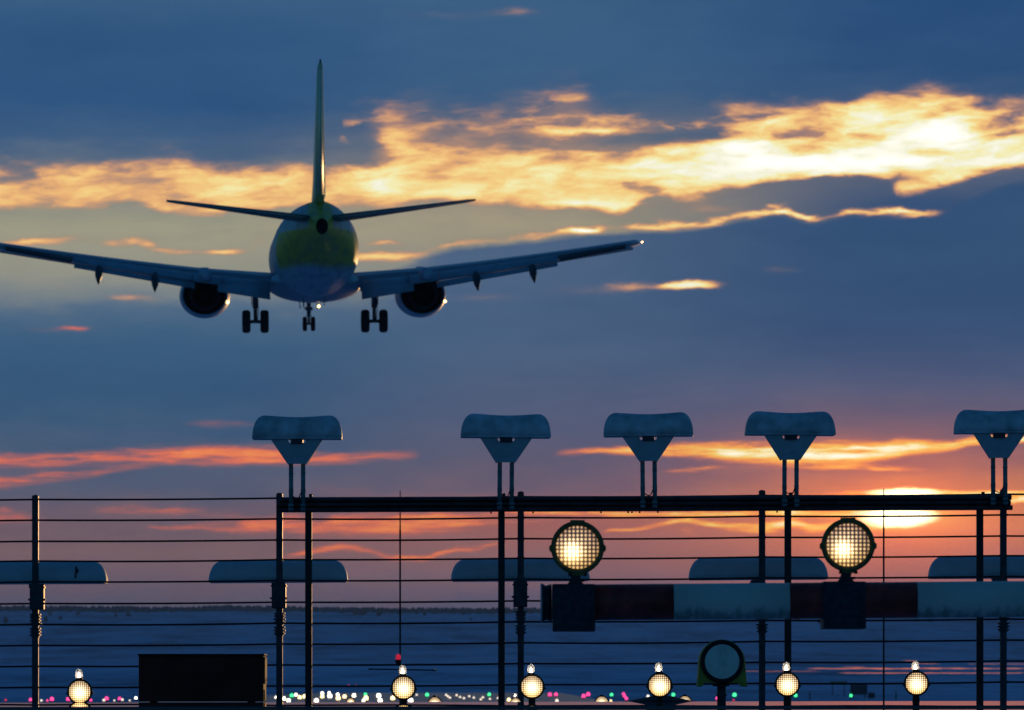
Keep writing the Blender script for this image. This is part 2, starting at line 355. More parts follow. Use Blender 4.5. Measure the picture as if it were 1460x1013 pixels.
# ------------------------------------------------------------------ ground
def snow_mat(name, ice=True):
    m = bpy.data.materials.new(name); m.use_nodes = True
    t = m.node_tree; b = t.nodes['Principled BSDF']
    geo = t.nodes.new('ShaderNodeNewGeometry')
    def nz(sx, sy, sz, det, rgh=.6):
        mp = t.nodes.new('ShaderNodeMapping'); mp.inputs['Scale'].default_value = (sx, sy, sz)
        t.links.new(geo.outputs['Position'], mp.inputs[0])
        n = t.nodes.new('ShaderNodeTexNoise'); n.inputs['Scale'].default_value = 1; n.inputs['Detail'].default_value = det; n.inputs['Roughness'].default_value = rgh
        t.links.new(mp.outputs[0], n.inputs[0]); return n.outputs[0]
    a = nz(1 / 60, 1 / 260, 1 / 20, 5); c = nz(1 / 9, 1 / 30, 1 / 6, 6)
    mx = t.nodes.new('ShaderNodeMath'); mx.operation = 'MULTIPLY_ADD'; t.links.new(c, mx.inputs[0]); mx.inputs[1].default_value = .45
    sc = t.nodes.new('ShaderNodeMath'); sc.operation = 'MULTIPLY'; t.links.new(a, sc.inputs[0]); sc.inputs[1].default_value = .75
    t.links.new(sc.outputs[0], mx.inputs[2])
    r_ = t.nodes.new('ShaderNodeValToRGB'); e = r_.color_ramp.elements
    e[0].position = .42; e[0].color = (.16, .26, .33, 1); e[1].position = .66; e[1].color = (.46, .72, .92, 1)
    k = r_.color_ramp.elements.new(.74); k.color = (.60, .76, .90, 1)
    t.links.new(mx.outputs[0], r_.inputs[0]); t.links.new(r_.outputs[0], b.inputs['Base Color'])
    b.inputs['Roughness'].default_value = .9; b.inputs['Specular IOR Level'].default_value = 0
    return m
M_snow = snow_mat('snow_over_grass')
def gz(x, y):
    """height of the terrain"""
    if y < 900: return 0.0
    t = min(1.0, (y - 900) / 1500.0)
    z = 12.5 * t * t * (3 - 2 * t) * .9 + (y - 900) / 1500.0 * 1.2
    nn = mnoise.noise(Vector((x / 310.0, y / 420.0, 1.7))) * 1.6 + mnoise.noise(Vector((x / 90.0, y / 150.0, 7.7))) * .5
    z += nn * min(1.0, (y - 900) / 500.0)
    if y > 2400:
        q = min(1.0, (y - 2400) / 3600.0); q = q * q * (3 - 2 * q)
        ridge = 88 + 5.5 * mnoise.noise(Vector((x / 520.0, 4.4, 0))) + 2.0 * mnoise.noise(Vector((x / 140.0, 9.4, 0)))
        z += q * (ridge - 14) + q * 10 * mnoise.noise(Vector((x / 600.0, y / 500.0, 3.3)))*(1 - q)
    if y > 6000: z -= (y - 6000) * .004
    return z
bm = new()
xs_n = 90
ys = [-400, -100, 0, 40, 100, 200, 300, 450, 600, 750, 900] + [900 + 60 * i for i in range(1, 26)] + [2400 + 120 * i for i in range(1, 31)] + [6400, 7000, 9000, 14000, 30000]
rows = []
for y in ys:
    half = max(400.0, y * .22) if y < 9000 else y * .6
    rows.append([bm.verts.new((-half + 2 * half * i / xs_n, y, gz(-half + 2 * half * i / xs_n, y))) for i in range(xs_n + 1)])
for A, B in zip(rows, rows[1:]):
    for i in range(xs_n):
        f = bm.faces.new((A[i], A[i + 1], B[i + 1], B[i])); f.smooth = True
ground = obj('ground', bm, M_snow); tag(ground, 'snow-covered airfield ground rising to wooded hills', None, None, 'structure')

# runway: wet asphalt strip under the aircraft, sheets 4 mm apart
M_asph = mat('wet_asphalt', (.045, .05, .06), .35, 0, .4, .05)
M_mark = mat('worn_white_marking', (.6, .62, .62), .6, 0, .2, .4)
bm = new()
def quad(bm, x0, x1, y0, y1, z):
    bm.faces.new([bm.verts.new(p) for p in ((x0, y0, z), (x1, y0, z), (x1, y1, z), (x0, y1, z))])
RX = -13.0
quad(bm, RX - 22, RX + 22, 330, 885, .004)
tag(obj('runway', bm, M_asph), 'dark asphalt runway strip below the landing aircraft', None, None, 'structure')
bm = new()
for k in range(6):
    for sgn in (-1, 1): quad(bm, RX + sgn * (3 + k * 3) - .9, RX + sgn * (3 + k * 3) + .9, 345, 375, .008)
for y in range(400, 880, 60): quad(bm, RX - .45, RX + .45, y, y + 30, .008)
tag(obj('runway_marking', bm, M_mark), 'white threshold bars and centre dashes painted on runway', None, None, 'structure')

# ice: frozen strips on the far slope, mirroring the sunset
M_ice = mat('ice', (.25, .3, .36), .0, 0, .2, .05, 1.0)
bm = new()
rnd = random.Random(4)
ICE = [(1150,1465,953.5,2.6,.88),(1195,1465,960.0,1.8,.86),(1285,1308,942.5,2.0,.90),(1300,1340,946.5,1.0,.90),(1200,1235,951.0,1.0,.88),(1030,1170,957.5,1.0,.84),(930,1010,963.5,.8,.82),(1380,1500,947.0,1.0,.88)]
for x0, x1, py, hpx, slope in ICE:
    Yd = 1500.0
    for _ in range(30):                          # walk to where this row meets the ground
        z = EYE + (HZ - py) * Yd / F
        zg = gz((x0 + x1) / 2 * Yd / F - 730 * Yd / F, Yd)
        Yd += (z - zg) * (-28) if abs(z - zg) > .02 else 0
        Yd = min(max(Yd, 950), 2700)
    N = 40; top = []; bot = []
    s_ = math.tan(R(slope))
    for i in range(N + 1):
        px = x0 + (x1 - x0) * i / N
        wv = .8 * mnoise.noise(Vector((px / 30.0, py, 0))) + .5 * mnoise.noise(Vector((px / 9.0, py, 3)))
        w = hpx * (0.55 + .55 * mnoise.noise(Vector((px / 18.0, py, 5)))) * min(1, (px - x0) / 14 + .05, (x1 - px) / 14 + .05)
        w = max(w, .15)
        for lst, off in ((top, -w / 2), (bot, w / 2)):
            row = py + wv * .6 + off
            # depth offset along the tilted strip that gives this row
            e = (HZ - row) / F; e0 = (HZ - py) / F
            dy_ = Yd * (e - e0) / (s_ - e)
            Y = Yd + dy_
            lst.append(bm.verts.new(((px - 730) * Y / F, Y, EYE + e * Y)))
    for i in range(N): bm.faces.new((bot[i], bot[i + 1], top[i + 1], top[i]))
tag(obj('ice', bm, M_ice), 'glossy frozen strips on far field mirroring the sunset', None, None, 'structure')

# forest on the ridge and down the slopes: one mass
M_forest = mat('bare_winter_woodland', (.03, .05, .065), .9, 0, .5, .02, .1)
bm = new(); rnd = random.Random(11)
vsF, fsF = [], []
def spike(x, y, z, h, w):
    n = 5; base = len(vsF); a0 = rnd.random() * 6.28
    lean = rnd.uniform(-.08, .08) * h
    for lvl, (rr, zz) in enumerate(((.45, 0), (1.0, .22 + rnd.random() * .15), (.62, .6 + rnd.random() * .15), (0.10, 1.0))):
        for k in range(n):
            a = a0 + k * 6.283 / n
            q = rr * w * rnd.uniform(.75, 1.25)
            vsF.append((x + math.cos(a) * q + lean * zz, y + math.sin(a) * q, z + zz * h))
    for lvl in range(3):
        for k in range(n):
            fsF.append((base + lvl * n + k, base + lvl * n + (k + 1) % n, base + (lvl + 1) * n + (k + 1) % n, base + (lvl + 1) * n + k))
for i in range(9000):
    y = 6000 - abs(rnd.gauss(0, 1)) * 300 if rnd.random() < .97 else rnd.uniform(4300, 5900)
    x = rnd.uniform(-.135, .135) * y
    dens = mnoise.noise(Vector((x / 170.0, y / 330.0, 2.2))) + .5 * mnoise.noise(Vector((x / 60.0, y / 120.0, 8.2)))
    if y < 5300 and dens < .22: continue
    h = rnd.uniform(3.0, 7.0) * (1.0 + .35 * mnoise.noise(Vector((x / 40.0, 0, 6))))
    spike(x, y, gz(x, y) - .4, h, h * rnd.uniform(.35, .7))
me = bpy.data.meshes.new('forest'); me.from_pydata(vsF, [], fsF); me.materials.append(M_forest)
fo = bpy.data.objects.new('forest', me); COL.objects.link(fo); bm.free()
tag(fo, 'distant dark woodland along the snowy ridge', None, None, 'stuff')

# ------------------------------------------------------------------ localizer array: post-and-wire screen
YA = 40.0
def sl(px): return -.0055 * (px - 730)           # the whole array stands on ground that rises gently to the right
PPM = F / YA
POSTS = [(50.5, 707), (398.5, 704), (742.5, 702), (1086.5, 700), (1430.5, 698.5)]
scr = thing('wire_screen', 'dark wire screen strung on five tall ribbed posts behind the lamps', 'wire screen', at(742, HZ + EYE * F / YA, YA))
def loc_to(root, bm):
    bmesh.ops.translate(bm, vec=-root.location, verts=bm.verts)
box_off = [2.6, -.8, -.6, -6.5, -5.5]
for i, (px, pt) in enumerate(POSTS):
    w = 9.0 / PPM
    bm = new(); t_ = at(px, pt, YA); hgt = t_.z
    box(bm, (t_.x, YA, hgt / 2 - .1), (w, w, hgt + .2), None, .003)
    tube(bm, (t_.x, YA, hgt - .004), (t_.x, YA, hgt + .006), w * .3, seg=10)
    loc_to(scr, bm); P_ = obj('post', bm, M_steel, scr)
    bm = new(); c = at(px + box_off[i], 848 + sl(px), YA - .012)
    box(bm, c, (20.0 / PPM, .11, 36.0 / PPM), None, .006)
    for dz_ in (-14, 4, 9): box(bm, (c.x, c.y, c.z - dz_ / PPM), (22.5 / PPM, .118, 2.2 / PPM), None, .002)
    tube(bm, (c.x - 9.5 / PPM, c.y - .03, c.z - .02), (c.x - 12.5 / PPM, c.y - .03, c.z - .02), .008); tube(bm, (c.x + 9.5 / PPM, c.y - .03, c.z - .02), (c.x + 12.5 / PPM, c.y - .03, c.z - .02), .008)
    loc_to(scr, bm); obj('junction_box', bm, M_steel, P_)
    bm = new()
    for y_ in (873, 877, 881.5, 886, 893, 897.5, 902):
        c = at(px, y_ + sl(px), YA)
        ww = rnd.uniform(14.5, 17) / PPM
        box(bm, c, (ww, ww, 2.2 / PPM), None, .002)
        box(bm, (c.x, c.y, c.z - 2.0 / PPM), (11.5 / PPM, 11.5 / PPM, 2.0 / PPM))
    loc_to(scr, bm); obj('ribbed_insulator', bm, M_steel, P_)
WROWS = [713.2, 742.7, 772.8, 800.9, 830.7, 861.5, 891.3, 921.2, 951, 981, 1010.5, 1040, 1070]
for k, py in enumerate(WROWS):
    bm = new(); pts = []
    for px_, _pt in POSTS:                      # tie where the wire crosses a post
        c = at(px_, py - .0055 * px_ - .4, YA + .030); tube(bm, c - Vector((.03, 0, 0)), c + Vector((.03, 0, 0)), .0125, seg=8)
    xs = [-420] + [p[0] for p in POSTS] + [1790]
    pp_ = []
    for a, b in zip(xs, xs[1:]):
        for j in range(6):
            t_ = j / 6.0; x = a + (b - a) * t_
            sag = 1.6 * 4 * t_ * (1 - t_) * (.7 + .5 * mnoise.noise(Vector((a, py, 0))))
            pp_.append(at(x, py - .0055 * x + sag - .4, YA + .030))
    pp_.append(at(1790, py - .0055 * 1790, YA + .030))
    path(bm, pp_, .0088, 6)
    loc_to(scr, bm); obj('wire', bm, M_wire, scr)

# long low radomes carried behind the screen
def radome_mesh(Wd, Hh, Dp, nend=2.6, saddle=0.0, ends=.5, seg=36, flat=.0):
    bm = new(); rings = []
    N = 40
    for i in range(N + 1):
        s = -1 + 2 * i / N
        s = math.copysign(1 - (1 - abs(s)) ** 1.7, s)
        s = max(-.9995, min(.9995, s))
        e = max(0.0, (abs(s) - (1 - ends)) / ends)
        h = Hh * max(.012, (1 - e ** nend) ** (1 / nend))
        h -= saddle * math.cos(s * math.pi / 2) ** 2
        d = Dp * (1 - (e ** 4) * .35)
        rg = []
        for k in range(17):
            a = math.pi * k / 16
            c_ = math.copysign(abs(math.cos(a)) ** .6, math.cos(a)); q = abs(math.sin(a)) ** .75
            rg.append(Vector((s * Wd / 2, c_ * d / 2, q * h)))
        rings.append(rg)
    loft(bm, rings)
    return bm
bm = radome_mesh(198 / F * (YA + .35), 30 / F * (YA + .35), .30, 2.1, 0, .20)
# lip round the foot and a seam strap
box(bm, (0, 0, -.004), (196 / F * YA, .31, .010), None, .003)
low0 = obj('long_radome', bm, M_radome)
names = ['leftmost long white half-round radome with a dark crack, cut by left frame edge', 'long white half-round radome behind screen post at left end of rail',
         'long white half-round radome partly hidden by left lit lamp', 'long white half-round radome directly above pale section of striped pole',
         'rightmost long white half-round radome, cut by right frame edge']
cen = [54, 397, 742, 1081, 1423]; botr = [831.5, 829.5, 827.5, 825.5, 823.5]
for i in range(5):
    o = low0 if i == 0 else low0.copy()
    if i: COL.objects.link(o)
    o.location = at(cen[i], botr[i], YA + .35)
    o.rotation_euler = (0, -.0055, 0)
    tag(o, names[i], 'antenna radome', 'long low radomes behind the wire screen')
for o in [q for q in COL.objects if q.name.startswith('long_radome')]:
    bm = new(); box(bm, (0, -.20, -.026), (.08, .34, .03), None, .004); box(bm, (0, -.02, -.014), (.11, .12, .012), None, .003)
    obj('mount_arm', bm, M_steel, o)
# the crack in the first one
bm = new()
c = at(111, 815, YA + .35)
box(bm, (111 / F * 40 - 54 / F * 40.0, -.152, .085), (.012, .010, .10), Matrix.Rotation(.08, 3, 'Y'))
box(bm, (112.5 / F * 40 - 54 / F * 40.0, -.153, .095), (.022, .010, .03), Matrix.Rotation(.3, 3, 'Y'))
obj('crack', bm, M_dark, low0)
# brackets that carry them are the junction boxes' upper ends
bm = new()

# ------------------------------------------------------------------ steel frame with corrugated rail
YF = 39.55; PF = F / YF
FP = [440, 715, 1123.3, 1397]
fr = thing('steel_frame', 'dark steel frame with long corrugated rail on four posts', 'steel frame', at(918, HZ + EYE * F / YF, YF))
bm = new()
def rail_row(px, py): return at(px, py - .0032 * (px - 400), YF - .03)
prof = [(0, .0), (-.035, .004), (-.045, .014), (-.045, .026), (-.02, .037), (-.012, .041), (-.02, .045), (-.045, .056), (-.045, .072), (-.02, .083), (-.012, .087), (-.02, .091), (-.045, .102), (-.045, .116), (-.035, .126), (0, .130)]
# three stacked ribs, each run a little longer or shorter than the next
ends = [(397.5, 1441.5), (394.5, 1443.5), (397.0, 1439.0)]
for j, (x0, x1) in enumerate([(398.5, 1441.5), (396.0, 1440.5), (395.5, 1443.0)]):
    r0 = 709.4 + j * 7.35; hh = 7.0 / PF
    a = rail_row(x0, r0); b = rail_row(x1, r0)
    sec = [(.0, 0), (-.030, 0), (-.052, -.009), (-.055, -hh * .5), (-.052, -hh + .009), (-.030, -hh), (0, -hh)]
    loft(bm, [[Vector((p.x, p.y + q[0], p.z + q[1])) for q in sec] for p in (a, b)], True, False)
a = rail_row(399, 710.2); b = rail_row(1440, 710.2)
hh = 20.5 / PF
sec = [(.03, 0), (-.012, 0), (-.012, -hh), (.03, -hh)]
loft(bm, [[Vector((p.x, p.y + q[0], p.z + q[1])) for q in sec] for p in (a, b)], True, False)
for px in (857, 895.5, 901, 938, 912, 1090, 1108, 700, 760):
    c = rail_row(px, 731.2); tube(bm, c, c - Vector((0, 0, .013)), .007, seg=8)
loc_to(fr, bm); obj('corrugated_rail', bm, M_brown, fr)
for px in FP:
    bm = new(); t_ = at(px, 729 - .0032 * (px - 400), YF + .045)
    w = 9.6 / PF
    box(bm, (t_.x, t_.y, t_.z / 2 - .1), (w, w * .9, t_.z + .2), None, .003)
    box(bm, (t_.x, t_.y - .0, t_.z - .004), (w * 1.35, .08, .010), None, .002)
    box(bm, (t_.x + .02, t_.y - .065, t_.z + .122), (.028, .03, .03), None, .004)     # small cable gland above the rail
    loc_to(fr, bm); obj('post', bm, M_dark, fr)

# short upper antennas on the rail
PA = F / (YF - .06); YT = YF - .06
def top_antenna():
    root = thing('rail_antenna', 'x', 'antenna', (0, 0, 0), 'saddle-topped antennas on the rail')
    # origin: middle of the shell's lower edge
    bm = radome_mesh(128 / PA, 33.5 / PA, .26, 2.3, 3.0 / PA, .31)
    box(bm, (0, 0, -.003), (127 / PA, .265, .010), None, .003)
    sh = obj('radome_shell', bm, M_radome2, root)
    bm = new(); d0, d1 = -.10, -.075
    k = 1 / PA
    out = [(-38, 0), (-13, 0), (-13, -6.5), (13, -6.5), (13, 0), (38, 0), (13.5, -37), (-13.5, -37)]
    for y0 in (-.10,):
        for poly in ([(-38, -1), (-13.5, -1), (-11, -7), (-13.5, -37)], [(38, -1), (13.5, -37), (11, -7), (13.5, -1)], [(-11, -7), (11, -7), (13.5, -37), (-13.5, -37)]):
            prism(bm, [(x * k, z * k) for x, z in poly], y0, y0 + .02)
    for sgn in (-1, 1):
        for poly in ([(-36, -1), (-30, -1), (-11.5, -36.5), (-13, -37)],):
            prism(bm, [(sgn * x * k, z * k) for x, z in poly], -.079, .08)
    for x, z in ((-4, -26), (0, -26.6), (4, -26)): tube(bm, (x * k, -.101, z * k), (x * k, -.107, z * k), .006, seg=8)
    tr = obj('tapered_bracket', bm, M_plate, root)
    bm = new(); box(bm, (0, -.06, -4.2 * k), (17 * k, .13, 8.5 * k), None, .005); obj('hub', bm, M_steel, root)
    for sx in (-8.6, 8.6):
        bm = new()
        tube(bm, (sx * k, -.055, -36 * k), (sx * k, -.055, -104 * k), 3.2 * k, seg=14)
        for z in (-49, -73, -76): tube(bm, (sx * k, -.055, z * k), (sx * k, -.055, (z - 2.2) * k), 3.5 * k, seg=14)
        pi = obj('pipe', bm, M_green, root)
        bm = new()
        box(bm, (sx * k, -.075, -95.5 * k), (7.4 * k, .05, 4 * k), None, .003); box(bm, (sx * k, -.075, -101 * k), (7.4 * k, .05, 3 * k), None, .003)
        obj('clamp', bm, M_green, pi)
    bm = new(); pts = []
    for i in range(15):
        t_ = i / 14; pts.append(((-8 + 17 * t_ + 5 * max(0, t_ - .6)) * k, -.03 - .05 * math.sin(t_ * 3), (-81 - 5 * math.sin(t_ * 3.1) + 7 * math.sin(max(0, t_ - .62) * 8)) * k))
    path(bm, [Vector(p) for p in pts], .0045, 6); obj('cable', bm, M_wire, root)
    return root
top0 = top_antenna()
TOPS = [(424, 625.5, 'saddle-topped antenna above the left end of the rail'), (721, 623.2, 'saddle-topped antenna second along the rail, between plane and left lamp'), (924.5, 621.3, 'saddle-topped antenna standing at the middle of the rail'),
        (1126.5, 619.6, 'saddle-topped antenna in front of the bright gold cloud streak'), (1424, 617, 'saddle-topped antenna at the right end of the rail, cut by frame')]
for i, (px, py, lb) in enumerate(TOPS):
    p = at(px, py, YT)
    if i == 0: top0.location = p; top0['label'] = lb
    else:
        o = dup(top0, p, lb); o.rotation_euler = (0, (.006, -.008, .004, -.003)[i - 1], (.05, -.04, .03, -.06)[i - 1])

# ------------------------------------------------------------------ thin masts behind the array
def mast(px, ptop, Y, label, red):
    base = at(px, HZ, Y); root = thing('thin_mast', label, 'mast', (base.x, Y, 0))
    bm = new(); top = at(px, ptop, Y).z
    r_ = 1.3 * Y / F
    tube(bm, (0, 0, -.1), (0, 0, top - .35), r_, r_, 8); tube(bm, (0, 0, top - .35), (0, 0, top), r_ * .8, r_ * .5, 8)
    obj('pole', bm, M_wire, root)
    if red:
        bm = new(); c = at(525, 954.2, Y) - root.location; d = at(622, 956, Y) - root.location
        tube(bm, c, d, .006, seg=8)
        for q in (528, 560, 590, 619):
            e = at(q, 955, Y) - root.location; tube(bm, e - Vector((0, .12, 0)), e + Vector((0, .12, 0)), .006, seg=6)
        obj('cross_arm', bm, M_wire, root)
        bm = new(); c = at(568, 945, Y) - root.location + Vector((0, -.04, 0)); k = Y / F
        lathe(bm, [(0, -4 * k), (3.5 * k, -4 * k), (3.2 * k, 0), (4.6 * k, .5 * k), (4.6 * k, 3 * k), (3.8 * k, 4 * k), (0, 4 * k)], 16, 'Z', c)
        hb = obj('lamp_holder', bm, M_dark, root)
        bm = new()
        lathe(bm, [(3.3 * k, 4 * k), (3.6 * k, 6 * k), (3.5 * k, 9 * k), (2.6 * k, 11.5 * k), (0, 12.2 * k)], 16, 'Z', c)
        obj('red_lens', bm, emit('red_lamp', (1, .01, .03), .45), root)
    return root
mast(570.5, 700, 43.5, 'thin mast with small red lamp and short cross arm', True)
mast(1260, 697, 43.0, 'thin bare mast below the sun', False)

# ------------------------------------------------------------------ lit lamps
def lens_mat(name, Rr, pitch, hot, hotr, dim=.55, bright=9.0):
    """prismatic glass over a burning bulb: rows of bright prisms round a hot centre (emission of the lamp itself)"""
    global TREE
    m = bpy.data.materials.new(name); m.use_nodes = True
    t = m.node_tree; b = t.nodes['Principled BSDF']; TREE = t
    c = t.nodes.new('ShaderNodeTexCoord'); s = t.nodes.new('ShaderNodeSeparateXYZ'); t.links.new(c.outputs['Object'], s.inputs[0])
    x = V(s.outputs[0]); z = V(s.outputs[2])
    gx = M('ABSOLUTE', M('FRACT', x / pitch + .5) - .5); gz_ = M('ABSOLUTE', M('FRACT', z / pitch + .5) - .5)
    dd = M('SQRT', gx * gx + gz_ * gz_ * .8)
    dot = sstep(dd, .46, .14)
    hx = (x - hot[0]) / hotr; hz_ = (z - hot[1]) / hotr
    hd = M('EXPONENT', -1.0 * (hx * hx + hz_ * hz_))
    hx2 = (x - hot[0] * .4) / (hotr * 2.3); hz2 = (z - hot[1] * .2) / (hotr * 2.6)
    wide_ = M('EXPONENT', -1.0 * (hx2 * hx2 + hz2 * hz2))
    nz_ = noise(comb(x / pitch * .35, z / pitch * .35), 1.0, 3.0)
    low_ = sstep(z, Rr * .5, -Rr)
    st = dot * (.20 + wide_ * 1.1) * (.45 + nz_ * 1.1) + hd * bright * (.45 + dot * .55) + wide_ * .05 + low_ * dot * .2
    colr = ramp(st, [(0, (.50, .24, .15, 1)), (.5, (1, .58, .28, 1)), (1.2, (1, .78, .42, 1)), (3, (1, .92, .66, 1))], 0, 3)
    colr = mix(low_ * .6, colr, (1, .55, .10, 1))
    t.links.new(colr, b.inputs['Emission Color']); t.links.new((st + dim).k, b.inputs['Emission Strength'])
    b.inputs['Base Color'].default_value = (.25, .2, .17, 1); b.inputs['Roughness'].default_value = .15
    TREE = nt
    return m
# big lamps on the striped pole
YP = 22.0; PP = F / YP; kp = 1 / PP
M_lensB = lens_mat('big_lens', 31 * kp, 5.75 * kp, (-7.5 * kp, -7 * kp), 12 * kp, .05, 3.6)
M_ringB = mat('weathered_olive_ring', (.20, .14, .035), .45, .4, .4, 30)
def big_lamp():
    root = thing('approach_lamp', 'x', 'lamp', (0, 0, 0), 'large lit lamps on the striped pole')
    # local origin = lens centre, facing -Y
    bm = new()
    lathe(bm, [(30.5 * kp, -.016), (33 * kp, -.030), (36.5 * kp, -.030), (38 * kp, -.022), (38 * kp, .004), (36.5 * kp, .012), (35 * kp, .05), (26 * kp, .12), (12 * kp, .16), (0, .165)], 56)
    for sgn in (-1, 1):                                            # hinge lugs at each side
        prism(bm, [(sgn * 36.5 * kp, 5 * kp), (sgn * 40.5 * kp, 1.5 * kp), (sgn * 40.5 * kp, -4 * kp), (sgn * 36.5 * kp, -8 * kp)], -.024, .004)
    prism(bm, [(-10.5 * kp, 35 * kp), (10.5 * kp, 35 * kp), (10 * kp, 39 * kp), (-10.5 * kp, 39 * kp)], -.028, .008)   # clip on top
    prism(bm, [(-12 * kp, -33 * kp), (12 * kp, -33 * kp), (8.5 * kp, -40 * kp), (-7 * kp, -40 * kp)], -.026, .01)
    for a in range(0, 360, 60):
        tube(bm, (34.8 * kp * math.cos(R(a + 20)), -.030, 34.8 * kp * math.sin(R(a + 20))), (34.8 * kp * math.cos(R(a + 20)), -.034, 34.8 * kp * math.sin(R(a + 20))), .004, seg=8)
    h = obj('housing', bm, M_ringB, root)
    bm = new()
    lathe(bm, [(31 * kp, -.016), (29 * kp, -.021), (22 * kp, -.027), (12 * kp, -.031), (0, -.032)], 48)
    obj('lens', bm, M_lensB, root)
    bm = new()
    prism(bm, [(-9 * kp, -39.5 * kp), (5 * kp, -39.5 * kp), (3.5 * kp, -46 * kp), (9 * kp, -52.5 * kp), (-15 * kp, -52.5 * kp), (-10 * kp, -46 * kp)], -.02, .05)
    tube(bm, (11 * kp, -.01, -36 * kp), (11 * kp, -.01, -41 * kp), .008, seg=10); tube(bm, (-10.5 * kp, -.02, -41 * kp), (-10.5 * kp, -.02, -36 * kp), .009, seg=10)
    tube(bm, (-12 * kp, .01, -47 * kp), (10 * kp, .01, -47 * kp), .006, seg=8)
    obj('neck', bm, M_dark, root)
    bm = new()
    box(bm, (-5.5 * kp, .086, -77.5 * kp), (61 * kp, .235, 51 * kp), None, .006)
    box(bm, (-5.0 * kp, .086, -111 * kp), (60.5 * kp, .235, 17 * kp), None, .004)
    for x in (-27, -5, 18):
        tube(bm, (x * kp, -.034, -113 * kp), (x * kp, -.042, -113 * kp), .0075, seg=6)
    path(bm, [Vector((p[0] * kp, -.036, p[1] * kp)) for p in ((14, -104), (19, -98), (21, -90), (20, -84))], .006, 8)
    obj('clamp_box', bm, M_steel_d, root)
    return root
M_steel_d = mat('grimy_steel', (.03, .03, .038), .6, .2, .5, 30)
b0 = big_lamp(); b0.location = at(823.4, 781, YP); b0['label'] = 'large lit lamp near the capped end of striped pole'
dup(b0, at(1209, 777.5, YP), 'large lit lamp just below and left of the sun')

# striped pole
pol = thing('striped_pole', 'thick horizontal pole with dark red and dirty white bands', 'pole', at(1700, HZ + EYE * F / YP, YP + .086))
Yc = YP + .086; rp = 25.8 * kp
def prow(px): return 859.2 - .0078 * (px - 850)
def ptube(bm, x0, x1, r_, r2=None, seg=32):
    a = at(x0, prow(x0), Yc); b = at(x1, prow(x1), Yc); tube(bm, a, b, r_, r2, seg)
M_red = mat('dark_red_paint', (.35, .03, .02), .5, 0, .5, 12, .4)
def band_white():
    global TREE
    m = bpy.data.materials.new('dirty_white_paint'); m.use_nodes = True
    t = m.node_tree; b = t.nodes['Principled BSDF']; TREE = t
    g = t.nodes.new('ShaderNodeNewGeometry'); s = t.nodes.new('ShaderNodeSeparateXYZ'); t.links.new(g.outputs['Position'], s.inputs[0])
    x, y, z = (V(q) for q in s.outputs)
    n1 = noise(comb(x * 30.0, y * 20.0, z * 14.0), 1.0, 5.0, .65); n2 = noise(comb(x * 22.0, y * 5.0, z * 3.0), 1.0, 4.0)
    n3 = noise(comb(x * 90.0, y * 60.0, z * 60.0), 1.0, 3.0)
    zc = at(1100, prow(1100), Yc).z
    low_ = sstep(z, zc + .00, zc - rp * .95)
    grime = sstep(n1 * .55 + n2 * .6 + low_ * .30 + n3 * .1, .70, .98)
    c = mix(grime * .7, (.82, .74, .60, 1), (.09, .10, .07, 1)); c = mix(n3 * .35, c, (.58, .62, .56, 1))
    t.links.new(c, b.inputs['Base Color']); b.inputs['Roughness'].default_value = .6
    TREE = nt
    return m
M_bw = band_white()
for x0, x1, m in ((788, 960.3, M_red), (960.3, 1125.2, M_bw), (1125.2, 1306.8, M_red), (1306.8, 1475, M_bw), (1475, 1640, M_red), (1640, 1760, M_bw)):
    bm = new(); ptube(bm, x0, x1, rp); loc_to(pol, bm)
    obj('painted_band', bm, m, pol)
bm = new(); ptube(bm, 786.5, 778, 27 * kp, 24.5 * kp); ptube(bm, 778, 773, 24.5 * kp, 28 * kp); loc_to(pol, bm); obj('end_cap', bm, M_dark, pol)
bm = new(); ptube(bm, 773, 770.8, 28 * kp, 27.6 * kp); loc_to(pol, bm); obj('cap_rim', bm, M_plate, pol)
for px in (1590, 1720):
    bm = new(); c = at(px, prow(px), Yc)
    tube(bm, (c.x, c.y, -.1), (c.x, c.y, c.z - rp * .6), .05, seg=14); box(bm, (c.x, c.y, c.z - rp * 1.06), (.16, .16, .02), None, .003)
    loc_to(pol, bm); obj('support_post', bm, M_steel, pol)

# six small lamps on the low rail
YS = 36.0; ks = YS / F
M_lensS = lens_mat('small_lens', 15.5 * ks, 2.75 * ks, (0, -3.0 * ks), 9.5 * ks, .07, 3.4)
M_bulb = emit('burning_bulb', (1, .86, .60), 12.0)
M_glass = bpy.data.materials.new('clear_glass'); M_glass.use_nodes = True
_b = M_glass.node_tree.nodes['Principled BSDF']; _b.inputs['Base Color'].default_value = (.85, .8, .8, 1); _b.inputs['Roughness'].default_value = .08
_b.inputs['Alpha'].default_value = .35
_n = M_glass.node_tree.nodes.new('ShaderNodeTexNoise'); _n.inputs['Scale'].default_value = 90
_r = M_glass.node_tree.nodes.new('ShaderNodeMapRange'); _r.inputs[3].default_value = .2; _r.inputs[4].default_value = .5
M_glass.node_tree.links.new(_n.outputs[0], _r.inputs[0]); M_glass.node_tree.links.new(_r.outputs[0], _b.inputs['Alpha'])
M_ringS = mat('dark_bronze_ring', (.05, .03, .01), .45, .4, .4, 60)
